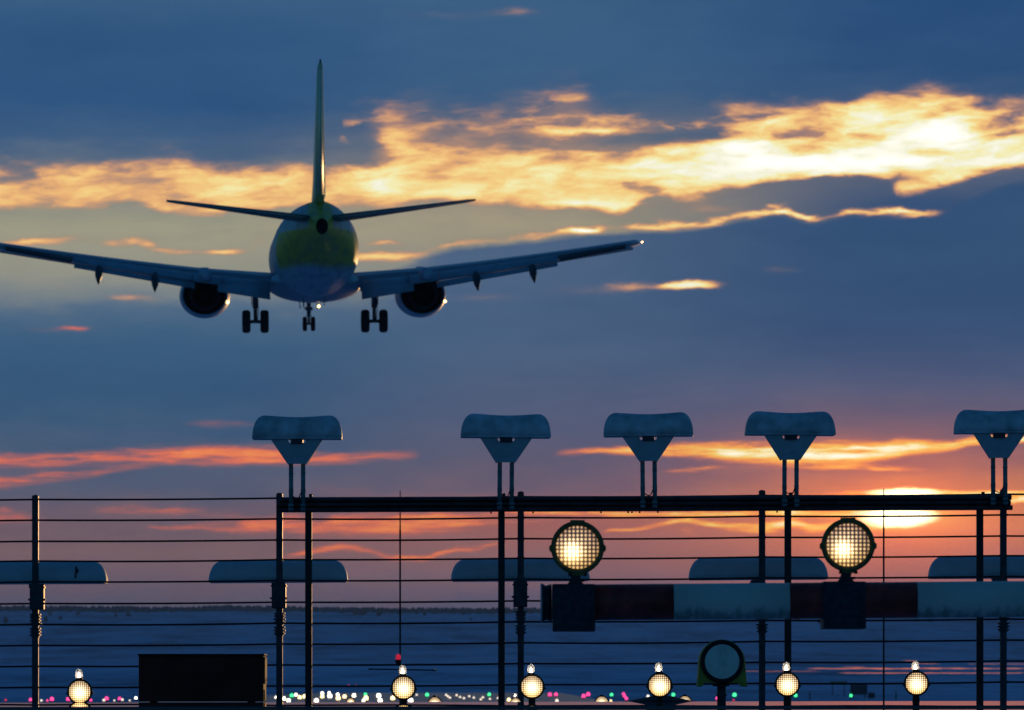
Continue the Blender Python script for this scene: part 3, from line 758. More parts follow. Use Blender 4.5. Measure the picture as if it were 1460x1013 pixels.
def small_lamp(group):
    root = thing('rail_lamp', 'x', 'lamp', (0, 0, 0), group)
    bm = new()
    lathe(bm, [(15.4 * ks, -.022), (16.4 * ks, -.030), (17.6 * ks, -.028), (18.2 * ks, -.018), (17.6 * ks, .02), (13 * ks, .07), (5 * ks, .10), (0, .10)], 44)
    for sgn in (-1, 1): tube(bm, (sgn * 17.6 * ks, -.01, -2.5 * ks), (sgn * 19.6 * ks, -.01, -2.5 * ks), 1.3 * ks, seg=8)
    prism(bm, [(-6 * ks, 16.5 * ks), (5 * ks, 16.5 * ks), (3 * ks, 20 * ks), (-4.5 * ks, 20 * ks)], -.02, .02)
    obj('housing', bm, M_ringS, root)
    bm = new(); lathe(bm, [(15.6 * ks, -.022), (13 * ks, -.029), (7 * ks, -.034), (0, -.035)], 40); obj('lens', bm, M_lensS, root)
    bm = new(); c = (-1.4 * ks, 0, 19 * ks)
    lathe(bm, [(0, 0), (1.6 * ks, .4 * ks), (2.4 * ks, 2.2 * ks), (2.0 * ks, 5 * ks), (1.0 * ks, 8 * ks), (0, 9 * ks)], 16, 'Z', c)
    bu = obj('bulb', bm, M_bulb, root)
    bm = new()
    lathe(bm, [(4.4 * ks, -.5 * ks), (5.4 * ks, 3 * ks), (5.5 * ks, 7 * ks), (4.4 * ks, 11 * ks), (2.2 * ks, 13 * ks), (0, 13.5 * ks)], 20, 'Z', c)
    obj('glass_globe', bm, M_glass, bu)
    bm = new(); tube(bm, (0, .03, -15 * ks), (0, .03, -28.5 * ks), 4.6 * ks, 5.6 * ks, 14); tube(bm, (0, .03, -26 * ks), (0, .03, -28.6 * ks), 8 * ks, seg=14)
    obj('stem', bm, M_dark, root)
    return root
SM = [(114, 986.5, 'small lit lamp with top bulb beside the black cabinet, far left'), (575.4, 980.8, 'small lit lamp with top bulb below the red mast lamp'), (758.5, 979.3, 'small lit lamp with top bulb touching the centre screen post'),
      (940.5, 977.2, 'small lit lamp with top bulb standing on the dark mound'), (1122.5, 976.2, 'small lit lamp with top bulb in front of a frame post, right of flasher'), (1306.5, 974.6, 'small lit lamp with top bulb at far right, below striped pole')]
s0 = small_lamp('small lit lamps on the low rail')
for i, (px, py, lb) in enumerate(SM):
    if i == 0: s0.location = at(px, py, YS); s0['label'] = lb
    else: dup(s0, at(px, py, YS), lb)
# lower and farther lamps whose heads just show over the rail
for px, py, sc_, lb in ((500, 1001.5, .62, 'lit lamp head rising over rail among the white light cluster'), (620, 1003.5, 1.0, 'lit lamp head rising over rail right of the red mast lamp'), (735, 1003, .80, 'lit lamp head rising over rail tight left of the centre lamp'),
                    (858, 1002.5, 1.0, 'lit lamp head rising over rail between pink lights and mound'), (976.5, 1001.5, .95, 'lit lamp head rising over rail left of the yellow flasher')):
    o = dup(s0, at(px, py, YS + 2.5), lb); o['group'] = 'half-hidden lamps behind the low rail'
    o.scale = (.62 * sc_,) * 3
    for ch in list(o.children):
        if ch.name.startswith('bulb') and px != 735 or ch.name.startswith('stem'):
            for g in list(ch.children): bpy.data.objects.remove(g)
            if ch.name.startswith('bulb'): bpy.data.objects.remove(ch)
# dark mound under the fourth lamp
bm = new(); YM = YS + .25; km = YM / F
lathe(bm, [(0, 9.5 * km), (9 * km, 9.2 * km), (22 * km, 6.5 * km), (40 * km, 2.6 * km), (56 * km, 0), (56 * km, -14 * km)], 40, 'Z', (0, 0, 0))
mo = obj('cover_plate', bm, M_rubber, None, at(942, 1001, YM)); tag(mo, 'low dark cone-shaped cover beneath the fourth small lamp', 'cover')

# yellow flasher, unlit
fl = thing('flasher_lamp', 'unlit round lamp in a yellow arched housing', 'lamp', at(1029.3, 1001, YS))
def fx(px, py): return (px - 1029.3) * ks, (1001 - py) * ks
arch = []
for i in range(21):
    a = math.pi * i / 20; arch.append(fx(1029.3 + 33 * math.cos(a), 945 - 33 * math.sin(a)))
arch += [fx(994, 977), fx(993, 979.5), fx(1001, 979.5), fx(1004, 974), fx(1054, 974), fx(1057, 979.5), fx(1066, 979.5), fx(1065, 977)]
bm = new(); prism(bm, arch, -.02, .16); hz2 = obj('housing', bm, M_yel, fl)
bv = hz2.modifiers.new('bevel', 'BEVEL'); bv.width = .006; bv.segments = 2
cx, cz = fx(1029.3, 943.6)
bm = new(); lathe(bm, [(24.6 * ks, -.045), (26 * ks, -.055), (29.5 * ks, -.055), (31 * ks, -.045), (31 * ks, -.02)], 48, 'Y', (cx, 0, cz), cap=False); obj('ring', bm, M_rubber, fl)
M_refl = mat('reflector', (.60, .70, .74), .35, .6, .15, 14)
bm = new(); lathe(bm, [(25 * ks, -.044), (22 * ks, -.034), (14 * ks, -.025), (0, -.021)], 40, 'Y', (cx, 0, cz))
rf = obj('reflector', bm, M_refl, fl)
bm = new(); tube(bm, (cx + 1 * ks, -.024, cz + 8 * ks), (cx + 1 * ks, -.042, cz + 8 * ks), 4.5 * ks, seg=16); tube(bm, (cx - 8 * ks, -.033, cz - 20 * ks), (cx - 8 * ks, -.033, cz + 17 * ks), .9 * ks, seg=8); tube(bm, (cx - 14 * ks, -.036, cz - 17 * ks), (cx + 12 * ks, -.036, cz - 18 * ks), 1.3 * ks, seg=8)
obj('flash_tube', bm, M_plate, rf)
bm = new(); tube(bm, (0, .07, -.02), (0, .07, 27 * ks), 6.3 * ks, seg=16); box(bm, (-1 * ks, .07, 24 * ks), (24 * ks, .10, 4 * ks), None, .004); box(bm, (0, .07, 10 * ks), (15 * ks, .08, 3 * ks), None, .004)
obj('stem', bm, M_steel, fl)

# black cabinet seen from behind
YC = 36.15; kc = YC / F
cb = thing('equipment_cabinet', 'wide matt black equipment cabinet at lower left', 'cabinet', at(286.5, HZ + EYE * F / YC, YC))
bm = new(); zt = at(0, 935, YC).z; zb = at(0, 1000.6, YC).z
box(bm, (0, .22, (zt + zb) / 2), (178 * kc, .42, zt - zb), None, .006); obj('body', bm, M_black, cb)
bm = new(); box(bm, (0, .215, zt + .006), (181 * kc, .45, .014), None, .004); obj('lid', bm, M_black, cb)
bm = new(); box(bm, (89.6 * kc, .2, zt - .11), (2.6 * kc, .30, .20), None, .003); box(bm, (89.3 * kc, .2, zb + .05), (1.6 * kc, .2, .08), None, .002); obj('side_panel', bm, M_black, cb)
for sx in (-70, 70):
    bm = new(); tube(bm, (sx * kc, .2, -.1), (sx * kc, .2, zb), .03, seg=12); obj('leg', bm, M_dark, cb)

# added low mirror boards, tilted so they reflect the dusk along the bottom
YR = 33.6
lr = thing('added_mirror_deck', 'added low mirror boarding along the bottom reflecting the dusk sky', 'deck', at(730, HZ + EYE * F / YR, YR))
M_deck_mirror = mat('deck_mirror', (.05, .10, .12), .0, 0, .2, 3, .8)  # mirror finish for the added boards, to throw back sky colour
def deck_row(px): return -.0016 * (px - 730)
def board(nm, Y0, row0, row1, slope, thick):
    s_ = math.tan(R(slope)); bm = new(); secs = []
    for px in (-320, 200, 730, 1260, 1780):
        e0 = (HZ - row0 - deck_row(px)) / F; e1 = (HZ - row1 - deck_row(px)) / F
        Y1 = Y0 + Y0 * (e1 - e0) / (s_ - e1)
        x = (px - 730) * Y0 / F
        a_ = Vector((x, Y0, EYE + e0 * Y0)); b_ = Vector((x, Y1, EYE + e1 * Y1))
        secs.append([a_, b_, b_ - Vector((0, 0, thick)), a_ - Vector((0, 0, thick))])
    loft(bm, secs, True, False); loc_to(lr, bm)
    return obj(nm, bm, M_deck_mirror, lr)
board('rear_board', YR, 1007.2, 1001.0, .53, .05)
board('front_board', 31.3, 1016.0, 1009.2, .40, .05)
for px in (-250, 225, 570, 905, 1250, 1700):
    for yy in (31.6, 35.0):
        bm = new(); x = (px - 730) * YR / F; zt_ = EYE + (HZ - 1016) * 31.3 / F - .04
        box(bm, (x, yy, zt_ / 2 - .05), (.08, .08, zt_ + .1), None, .003); loc_to(lr, bm); obj('leg', bm, M_dark, lr)

# ------------------------------------------------------------------ far runway lights
EM = {'p': emit('pink_light', (1, .05, .24), 2.2), 'r': emit('red_light', (1, .03, .08), .8), 'w': emit('white_light', (1, .86, .66), 5.0), 'y': emit('yellow_light', (1, .72, .32), 3.6), 'g': emit('green_light', (.06, 1, .30), 2.2), 'd': emit('dim_white_light', (1, .84, .66), 1.5)}
def light_mesh(kind):
    bm = new()
    lathe(bm, [(.9, -.9), (1.0, -.2), (.86, .5), (.45, .9), (0, 1.0)], 14, 'Z'); lathe(bm, [(.5, -2.4), (.55, -.9)], 10, 'Z')
    bmesh.ops.recalc_face_normals(bm, faces=bm.faces)
    me = bpy.data.meshes.new('runway_light'); bm.to_mesh(me); bm.free()
    me.materials.append(EM[kind]); me.materials.append(M_dark)
    for p in me.polygons: p.material_index = 1 if p.center.z < -.88 else 0
    return me
LM = {k: light_mesh(k) for k in EM}
NM = {'p': 'pink', 'r': 'red', 'w': 'white', 'y': 'yellow', 'g': 'green', 'd': 'tiny white'}
LIGHTS = [
 ('r',8,998.3,2.2,'dim red runway light nearest the left frame edge',None), ('p',43.5,997.8,3.2,'pink runway light just left of the leftmost screen post',None), ('d',59,999,2,'faint white runway light just right of the leftmost screen post',None),
 ('p',74,996.8,4.2,'largest pink runway light between leftmost post and first small lamp',None), ('p',67.5,999,2,'small pink light under the largest pink runway light',None),
 ('p',97,997,3.8,'pink runway light touching the left of the first small lamp',None), ('p',129.5,998.5,2.6,'pink runway light touching the right of the first small lamp',None),
 ('p',152,996,4,'pink runway light midway between first small lamp and cabinet',None), ('d',148,998.5,2.4,'small white light below the pink one left of cabinet',None),
 ('p',170.5,996.3,3.4,'pink runway light closer to the black cabinet',None), ('d',174.5,997.8,2.2,'small white light tucked right of the pink one by cabinet',None), ('d',163,999,1.6,'a tiny white runway light on the rail left of cabinet','tiny lights left of the cabinet'), ('d',185,999,1.6,'a tiny white runway light on the rail left of cabinet','tiny lights left of the cabinet'), ('w',193.8,995.3,2.4,'white runway light at the cabinet\'s left edge',None),
 ('w',393.5,994.5,2.2,'white runway light at left edge of rail-end screen post',None), ('w',405,996.3,3.4,'white runway light right of the rail-end screen post',None), ('w',411.5,998.8,3.4,'low white light on the rail beside the rail-end post',None),
 ('g',416,991.8,3.8,'green runway light nearest the black cabinet',None), ('w',422,990.8,2.8,'white runway light overlapping the leftmost green light',None), ('y',427.3,994.4,3.4,'yellow runway light between green light and thick frame post',None), ('y',434,993.2,3.6,'yellow runway light touching the thick frame post',None),
 ('w',451,999.2,4.2,'low white light on the rail right of thick frame post',None), ('w',459.5,988.6,2.8,'upper white light of the leftmost pair right of thick frame post',None), ('y',459.5,993.3,3.4,'lower yellow light of the leftmost pair right of thick frame post',None),
 ('w',469.3,987.8,2.2,'topmost small white light of the white cluster',None), ('w',470.2,992.3,4,'large white light under the topmost small one of the cluster',None), ('w',481.5,990.3,2.8,'upper white light of the cluster\'s third pair',None), ('y',482.2,995.4,4.2,'lower yellow light of the cluster\'s third pair',None),
 ('y',491.3,993.2,3.6,'yellow light above left side of the cluster lamp head',None), ('w',504.7,991.7,3.4,'white light above right side of the cluster lamp head',None), ('g',521,990,3,'green light on top of a yellow one right of the cluster',None), ('y',521.8,995.4,4.4,'yellow light under a green one right of the cluster',None), ('w',518,999,2.6,'low white light beside the yellow one under green',None),
 ('w',540,992,4,'upper white light of the pair left of the mast lamp',None), ('w',542,998.7,4,'lower white light of the pair left of the mast lamp',None), ('y',560,995.4,4,'yellow light touching the left of the lamp under the mast',None), ('w',585.5,998.8,4.4,'low white light under right side of the mast lamp',None), ('d',594,991,1.8,'tiny white light right of the lamp under the mast',None),
 ('r',497,977.6,1.6,'left one of two faint red lights far up the field',None), ('r',508,978.2,1.5,'right one of two faint red lights far up the field',None),
 ('g',609,990.7,3.6,'green runway light above left of a lamp head, right of mast',None), ('g',697.5,990.2,3.2,'green runway light in the faint string left of the frame post',None)]
for x, y in ((636,991),(638.5,993),(641.5,995),(651,991.5),(656,994),(661.5,995.7),(669,993),(675.5,995),(685.5,997.4),(688.5,994.6),(698.5,996.7),(710,995.5)):
    LIGHTS.append(('d', x, y, 1.9, 'one tiny white light in the faint string left of the middle frame post', 'tiny white lights in the faint string'))
LIGHTS += [('y',725.5,997.8,3.2,'yellow light between middle frame post and centre screen post',None), ('p',784,990.3,4,'left one of the pink pair right of the centre small lamp',None), ('p',792.7,990.2,3.6,'right one of the pink pair right of the centre small lamp',None), ('d',794,999.2,3,'faint low white light below the pink pair',None),
 ('p',832,992.5,4,'lower pink light of the pair under the left big lamp',None), ('p',838.6,990,4.2,'upper pink light of the pair under the left big lamp',None), ('g',872,990.6,3.2,'green light right of the lamp head near the dark mound',None), ('y',871,999.3,1.8,'tiny yellow light on the rail right of the lamp head',None),
 ('p',889,989.6,3,'topmost pink light of the column left of the dark mound',None), ('p',890.6,992.8,3,'middle pink light of the column left of the dark mound',None), ('p',893,996,3.2,'lowest pink light of the column left of the dark mound',None),
 ('w',924,993.2,2.2,'white light on left slope of the dark mound',None), ('g',960,990.6,3.4,'green light on right slope of the dark mound',None), ('p',1022.5,995.8,3.2,'pink light left of the flasher stem',None), ('g',1047.3,990.8,4,'green light right of the flasher stem',None), ('r',1046,998.4,2.2,'faint red light under the green one by the flasher',None),
 ('g',1134.5,991.7,3.4,'green light touching the lamp right of the flasher',None), ('g',1213.3,992,3,'green light in front of the grey field cabinet',None)]
LH = .35
for kd, px, py, rpx, lb, grp in LIGHTS:
    far = 1.35 * F / (py - HZ) if py > 983 else 620
    far = min(max(far, 330), 640)
    p = at(px, py, far)
    o = bpy.data.objects.new('runway_light', LM[kd]); COL.objects.link(o); o.location = p
    r_ = rpx * far / F * (.66 if kd in 'pgr' else .74); o.scale = (r_, r_, r_)
    tag(o, lb, 'runway light', grp or 'small lights scattered across the airfield')

# small things far across the field
def far_box(name, label, cat, px, py, w, h, Y, m, legs=True):
    k = Y / F; base = at(px, py + h / 2, Y)
    zg = gz(base.x, Y); root = thing(name, label, cat, (base.x, Y, zg))
    zb_ = base.z - zg
    bm = new(); box(bm, (0, 0, zb_ + h * k / 2), (w * k, w * k * .3, h * k), None, .02); 
    obj('panel', bm, m, root)
    if legs and zb_ > .1:
        for sx in (-.35, .35):
            bm = new(); tube(bm, (sx * w * k, 0, -.2), (sx * w * k, 0, zb_), .06, seg=8); obj('leg', bm, M_dark, root)
    return root
M_ysign = mat('dull_yellow_panel', (.22, .20, .06), .7, 0, .15, 1)
M_gsign = mat('dark_grey_panel', (.05, .07, .075), .7, 0, .3, 1)
far_box('field_sign', 'dull yellow sign board on the far snow, right of the small lamp', 'sign', 1195.5, 974.2, 24, 4.5, 700, M_ysign)
far_box('field_cabinet', 'dark grey cabinet on the snow beside a green light', 'cabinet', 1224.5, 983.5, 24, 14.5, 560, M_gsign)
o = thing('field_drum', 'dark round drum right of the grey field cabinet', 'drum', (0, 0, 0)); c = at(1242.5, 996, 560); o.location = c
bm = new(); k = 560 / F; lathe(bm, [(0, 0), (4.4 * k, 0), (4.8 * k, 1.5 * k), (4.8 * k, 6.5 * k), (4.2 * k, 8 * k), (0, 8.2 * k)], 18, 'Z'); obj('body', bm, M_gsign, o)
bm = new(); lathe(bm, [(5 * k, 3.4 * k), (5.1 * k, 4 * k), (5 * k, 4.6 * k)], 18, 'Z'); obj('hoop', bm, M_dark, o)
for px, py0, py1, lb in ((1277.5, 987, 998, 'short dark marker post left of the rightmost small lamp'), (1154.5, 988, 999.5, 'short dark marker post right of the green light, near second lamp from right')):
    a = at(px, py1, 500); b_ = at(px, py0, 500); bm = new(); tube(bm, (0, 0, 0), (0, 0, b_.z - a.z), .07, .055, 10); tube(bm, (0, 0, b_.z - a.z), (0, 0, b_.z - a.z + .05), .08, seg=10)
    tag(obj('marker_post', bm, M_dark, None, a), lb, 'marker post', 'short marker posts on the snow')

# ------------------------------------------------------------------ airliner
def livery():
    global TREE
    m = bpy.data.materials.new('green_and_white_livery'); m.use_nodes = True
    t = m.node_tree; b = t.nodes['Principled BSDF']; TREE = t
    c = t.nodes.new('ShaderNodeTexCoord'); s = t.nodes.new('ShaderNodeSeparateXYZ'); t.links.new(c.outputs['Object'], s.inputs[0])
    x, y, z = (V(q) for q in s.outputs)
    n = noise(comb(x * .8, y * .6, z * .8), 1.0, 4.0)
    ax = M('ABSOLUTE', x)
    # green sweep: rear body aft of a slanting line, ending above the white belly, with two white flashes below the tail
    g = sstep(y + z * 1.0 + n * .3, -5.9, -6.5)
    g = g * sstep(z + M('SINE', x * 2.6) * .05, -1.0, -.58)
    vcut = sstep(ax - (.55 + (1.25 - z) * 1.0), .05, -.05)
    flash = sstep(z, .62, .72) * sstep(ax, .30, .42) * sstep(z, 1.85, 1.75) * sstep(ax * 1.0 + z * .0, .42, .6)
    g = g * (1.0 - flash * .9)
    col = mix(g, (.50, .60, .66, 1), (.72, .56, .014, 1))
    dirt = noise(comb(x * 3.0, y * .7, z * 3.0), 1.0, 5.0, .6)
    col = mix(sstep(dirt, .42, .75) * .5, col, (.12, .13, .13, 1))
    ln = M('ABSOLUTE', M('FRACT', y / 1.9) - .5)
    col = mix(sstep(ln, .012, .004) * .55, col, (.08, .09, .10, 1))
    t.links.new(col, b.inputs['Base Color']); b.inputs['Roughness'].default_value = .5; TREE = nt
    return m
M_liv = livery()
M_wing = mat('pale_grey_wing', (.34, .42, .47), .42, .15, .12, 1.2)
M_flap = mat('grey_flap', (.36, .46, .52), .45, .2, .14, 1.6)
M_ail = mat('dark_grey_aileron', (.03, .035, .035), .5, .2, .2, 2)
M_nac = mat('white_nacelle', (.55, .64, .70), .55, .1, .1, 2)
M_hot = mat('sooty_nozzle', (.010, .009, .012), .6, .5, .4, 4)
M_fin = mat('yellow_green_fin', (.92, .88, .50), .4, 0, .12, .8)
M_stab = mat('grey_green_stabiliser', (.10, .16, .15), .45, .1, .2, 1)
M_gear = mat('gear_steel', (.12, .15, .16), .4, .6, .3, 8)
M_glint = emit('warm_sun_glint', (1, .58, .22), 7.0)  # emission standing in for sun glints on the airframe
pl = thing('airliner', 'green and white twin-engine airliner landing with wheels down', 'airliner')
pl.location = at(447.5, 362, 213); pl.rotation_euler = (R(3.5), R(-.5), R(3.5))
HL_ = 16.4                                             # nose is this far ahead of the origin
# fuselage: (station from nose, half width, half height, centre height)
ST = [(0, .05, .05, -.62), (.25, .38, .36, -.58), (.9, .85, .85, -.46), (1.9, 1.25, 1.30, -.28), (3.1, 1.58, 1.66, -.12), (4.6, 1.80, 1.92, -.02), (6.2, 1.88, 2.0, 0), (10, 1.88, 2.0, 0), (14, 1.88, 2.0, 0), (18, 1.88, 2.0, 0), (20.5, 1.87, 1.98, .02),
      (22.3, 1.80, 1.88, .11), (24, 1.66, 1.70, .27), (25.6, 1.46, 1.48, .46), (27.2, 1.20, 1.24, .66), (28.8, .92, 1.0, .72), (30.2, .66, .80, .74), (31.4, .44, .56, .72), (32.3, .29, .36, .68), (32.7, .23, .30, .66)]
bm = new(); N = 40
loft(bm, [[Vector((math.cos(2 * math.pi * i / N) * w, HL_ - s, zc + math.sin(2 * math.pi * i / N) * h)) for i in range(N)] for s, w, h, zc in ST])
fu = obj('fuselage', bm, M_liv, pl)
bm = new(); lathe(bm, [(.23, 0), (.25, -.12), (.19, -.16), (.17, -.03), (0, -.03)], 24, 'Y', (0, HL_ - 32.7, .66), sz=1.3); obj('exhaust_outlet', bm, M_hot, fu)
# wing-to-body fairing under the belly
bm = new(); rings = []
for s, w, h in ((10.2, .5, .2), (11.6, 1.55, .55), (13.4, 2.02, .75), (16.0, 2.10, .80), (18.4, 2.0, .76), (20.0, 1.6, .5), (21.4, .6, .2)):
    rings.append([Vector((math.cos(2 * math.pi * i / 28) * w, HL_ - s, -1.36 + math.sin(2 * math.pi * i / 28) * h)) for i in range(28)])
loft(bm, rings); obj('belly_fairing', bm, M_wing, pl)
def foil(xs, yle, chord, z, th, cut=1.0, tw=0.0):
    """closed aerofoil ring at span xs; y forward, leading edge at yle, optionally cut short of its trailing edge"""
    up, lo = [], []
    for k in range(11):
        t = (k / 10) ** 1.6 * cut
        y_t = 5 * th * (.2969 * math.sqrt(t) - .126 * t - .3516 * t * t + .2843 * t ** 3 - .1036 * t ** 4)
        cam_ = .018 * math.sin(math.pi * min(1, t))
        up.append((t, cam_ + y_t)); lo.append((t, cam_ - y_t * .8))
    pts = up[::-1] + lo[1:]
    out = []
    for t, q in pts:
        yy = -t * chord; zz = q * chord
        out.append(Vector((xs, yle + yy * math.cos(tw) - zz * math.sin(tw), z + zz * math.cos(tw) + yy * math.sin(tw))))
    return out
def wing_le(x):                                        # station of leading edge from the origin
    return 3.6 - (x - 1.7) * (.60 if x < 4.9 else .50) + (0 if x < 4.9 else -.32)
def wing_te(x):
    return (-3.55 + (x - 1.7) * .03) if x < 4.9 else (-3.45 - (x - 4.9) * .305)
def wing_z(x): return -1.36 + (x - 1.5) * math.tan(R(6.5)) + .0022 * max(0, x - 4) ** 2
def flap_piece(x0, x1, chord0, chord1, drop0, drop1, ang, th, back0, back1, sg):
    rings = []
    for x, c, d, bk in ((x0, chord0, drop0, back0), (x1, chord1, drop1, back1)):
        rings.append(foil(sg * x, wing_te(x) + bk, c, wing_z(x) - d, th, 1.0, R(ang)))
    b_ = new(); loft(b_, rings, True, True); return b_
for sg in (-1, 1):
    bm = new()
    cutf = lambda x: .80 if x < 10.45 else .985
    xs = [0.9, 1.9, 3.0, 4.0, 4.9, 6.2, 7.8, 9.2, 10.43, 10.47, 12.0, 13.2, 13.85, 13.98]
    rg = []
    for x in xs:
        c = wing_le(x) - wing_te(x) if x > 10.45 else (wing_le(x) - wing_te(x)) * 1.0
        if x == 13.98: c *= .8
        rg.append(foil(sg * x, wing_le(x), c, wing_z(x), .135 - .0028 * x, (.985 if x > 13.2 else .76), R(1.2)))
    loft(bm, rg)
    wg = obj('wing', bm, M_wing, pl)
    # flaps: two slotted panels inboard, two outboard
    obj('inboard_flap', flap_piece(1.95, 4.05, 1.15, .95, -.02, .02, 24, .16, 1.05, .85, sg), M_flap, wg)
    obj('inboard_flap', flap_piece(1.98, 4.25, .78, .66, .37, .33, 33, .13, .02, -.03, sg), M_flap, wg)
    obj('outboard_flap', flap_piece(5.35, 10.4, .95, .66, .0, .0, 22, .15, .80, .50, sg), M_flap, wg)
    obj('outboard_flap', flap_piece(5.25, 10.4, .56, .38, .40, .28, 30, .12, .0, -.02, sg), M_flap, wg)
    obj('mid_flap', flap_piece(4.08, 5.32, 1.05, .98, .0, .0, 22, .16, .86, .80, sg), M_flap, wg)
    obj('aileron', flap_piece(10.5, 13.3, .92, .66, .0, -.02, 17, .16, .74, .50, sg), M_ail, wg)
    # spoiler line and slat
    bm = new(); rings = []
    for x in (5.3, 9.0, 13.9):
        rings.append(foil(sg * x, wing_le(x) + .32, .62 - .02 * x, wing_z(x) - .10, .18, 1.0, R(-22) * -1))
    loft(bm, rings); obj('slat', bm, M_nac, wg)
    for x, ln_, dp in ((6.95, 1.5, .78), (9.35, 1.3, .72)):
        bm = new(); zc = wing_z(x) - .25; yt = wing_te(x)
        A = []
        for s, w, h, dz_ in ((1.6, .03, .03, .05), (1.0, .13, .14, 0), (.2, .17, .24, -.12), (-.6, .16, .26, -.36), (-1.2, .07, .16, -.62), (-1.5, .02, .04, -.78)):
            A.append([Vector((sg * x + math.cos(2 * math.pi * i / 12) * w, yt + s, zc + dz_ + math.sin(2 * math.pi * i / 12) * h)) for i in range(12)])
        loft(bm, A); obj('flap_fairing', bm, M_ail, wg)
    # fixed fairing between the flaps, over the engine
    bm = new(); A = []
    for s, w, h in ((2.6, .10, .1), (1.2, .26, .22), (0, .30, .30), (-.9, .28, .26), (-1.35, .12, .1)):
        A.append([Vector((sg * 4.80 + math.cos(2 * math.pi * i / 14) * w, wing_te(4.9) + s + .6, wing_z(4.8) - .0 + math.sin(2 * math.pi * i / 14) * h)) for i in range(14)])
    loft(bm, A); obj('pylon_fairing', bm, M_nac, wg)
    # engine
    e = bpy.data.objects.new('engine', None); COL.objects.link(e); e.parent = pl; e.location = (sg * 4.83, 2.6, -1.80)
    bm = new()
    prof = [(.93, -1.55), (.95, -1.56), (1.0, -1.2), (1.06, -.4), (1.10, .5), (1.08, 1.5), (1.0, 2.15), (.90, 2.32), (.80, 2.2), (.76, 1.6), (.78, 0), (.90, -1.0), (.93, -1.55)]
    sg_n = 40; rings = []
    for r_, h in prof:
        rings.append([Vector((math.cos(2 * math.pi * i / sg_n) * r_ * 1.03, h, math.sin(2 * math.pi * i / sg_n) * r_ * (1.0 if math.sin(2 * math.pi * i / sg_n) > 0 else .90))) for i in range(sg_n)])
    loft(bm, rings, False); obj('nacelle', bm, M_nac, e)
    bm = new(); lathe(bm, [(.76, .2), (.80, -1.0), (.74, -1.40), (.62, -1.9), (.56, -2.2), (.50, -2.18), (.5, -1.4), (.33, -1.5), (.2, -2.1), (.03, -2.6), (0, -2.6)], 32); lathe(bm, [(.76, 1.55), (.1, 1.6), (0, 1.6)], 32); obj('nozzle', bm, M_hot, e)
    bm = new(); A = []
    for y0, w, z0, z1 in ((1.7, .06, .98, 1.05), (.8, .18, .9, 1.3), (-1.2, .20, .8, 1.2), (-2.6, .16, .75, 1.0), (-3.2, .05, .85, .95)):
        A.append([Vector((sx * w, y0, zz)) for sx, zz in ((-1, z0), (1, z0), (1, z1), (-1, z1))])
    loft(bm, A); obj('pylon', bm, M_nac, e)
    bm = new(); bmesh.ops.create_icosphere(bm, subdivisions=2, radius=.06); obj('sun_glint', bm, M_glint, e, (1.02, -1.35, -.30))  # glowing dot added as a sun glint on the nacelle, no lamp
    # main landing gear
    g_ = bpy.data.objects.new('main_gear', None); COL.objects.link(g_); g_.parent = pl; g_.location = (sg * 2.61, -1.2, -3.50)
    bm = new(); tube(bm, (0, 0, .5), (0, .05, 1.15), .085, seg=14); tube(bm, (0, .05, 1.1), (0, .1, 2.1), .125, seg=14); tube(bm, (-.42, 0, .5), (.42, 0, .5), .075, seg=12)
    tube(bm, (0, .1, 1.75), (-sg * 1.0, .25, 2.15), .05, seg=10); tube(bm, (0, -.05, .62), (0, -.20, .95), .04, seg=8); tube(bm, (0, -.20, .95), (0, .0, 1.3), .04, seg=8)
    path(bm, [Vector((.09, -.06, .55)), Vector((.13, -.09, .9)), Vector((.12, -.02, 1.5))], .018, 6)
    obj('strut', bm, M_gear, g_)
    for sx in (-.40, .40):
        bm = new(); lathe(bm, [(.26, -.17), (.42, -.185), (.49, -.13), (.505, -.05), (.505, .05), (.49, .13), (.42, .185), (.26, .17)], 32, 'X', (sx, 0, .505)); w_ = obj('wheel', bm, M_rubber, g_)
        bm = new(); lathe(bm, [(0, -.11), (.25, -.16), (.27, -.10), (.27, .10), (.25, .16), (0, .11)], 24, 'X', (sx, 0, .505)); obj('hub', bm, M_gear, w_)
    bm = new(); box(bm, (sg * .55, .2, 1.93), (.95, 1.1, .03), Matrix.Rotation(sg * R(-16), 3, 'Y'), .01); box(bm, (sg * .16, .1, 1.6), (.03, .8, .75), None, .01)
    obj('gear_door', bm, M_nac, g_)
    # stabiliser and its elevator
    bm = new(); rg = []
    for x, yl, c, zz in ((.25, -11.6, 3.6, .98), (.9, -12.05, 3.35, 1.06), (3.4, -13.35, 2.35, 1.37), (6.0, -14.75, 1.35, 1.69), (6.32, -15.0, .95, 1.73)):
        rg.append(foil(sg * x, yl, c, zz, .10, .74))
    loft(bm, rg); sb = obj('stabiliser', bm, M_stab, pl)
    bm = new(); rg = []
    for x, yl, c, zz in ((.75, -12.0 - 3.4 * .745, .88, 1.075), (3.4, -13.35 - 2.35 * .745, .6, 1.40), (6.1, -14.85 - 1.3 * .745, .34, 1.72)):
        rg.append(foil(sg * x, yl, c, zz - .02, .13, 1.0, R(3)))
    loft(bm, rg); obj('elevator', bm, M_stab, sb)
    bm = new(); bmesh.ops.create_icosphere(bm, subdivisions=2, radius=.04); obj('wingtip_glint_light', bm, M_glint if sg > 0 else emit('red_tip', (1, .1, .05), 2), wg, (sg * 14.0, wing_te(13.98) + .1, wing_z(13.98)))  # right tip: sun glint put in as emission; left tip: red lamp
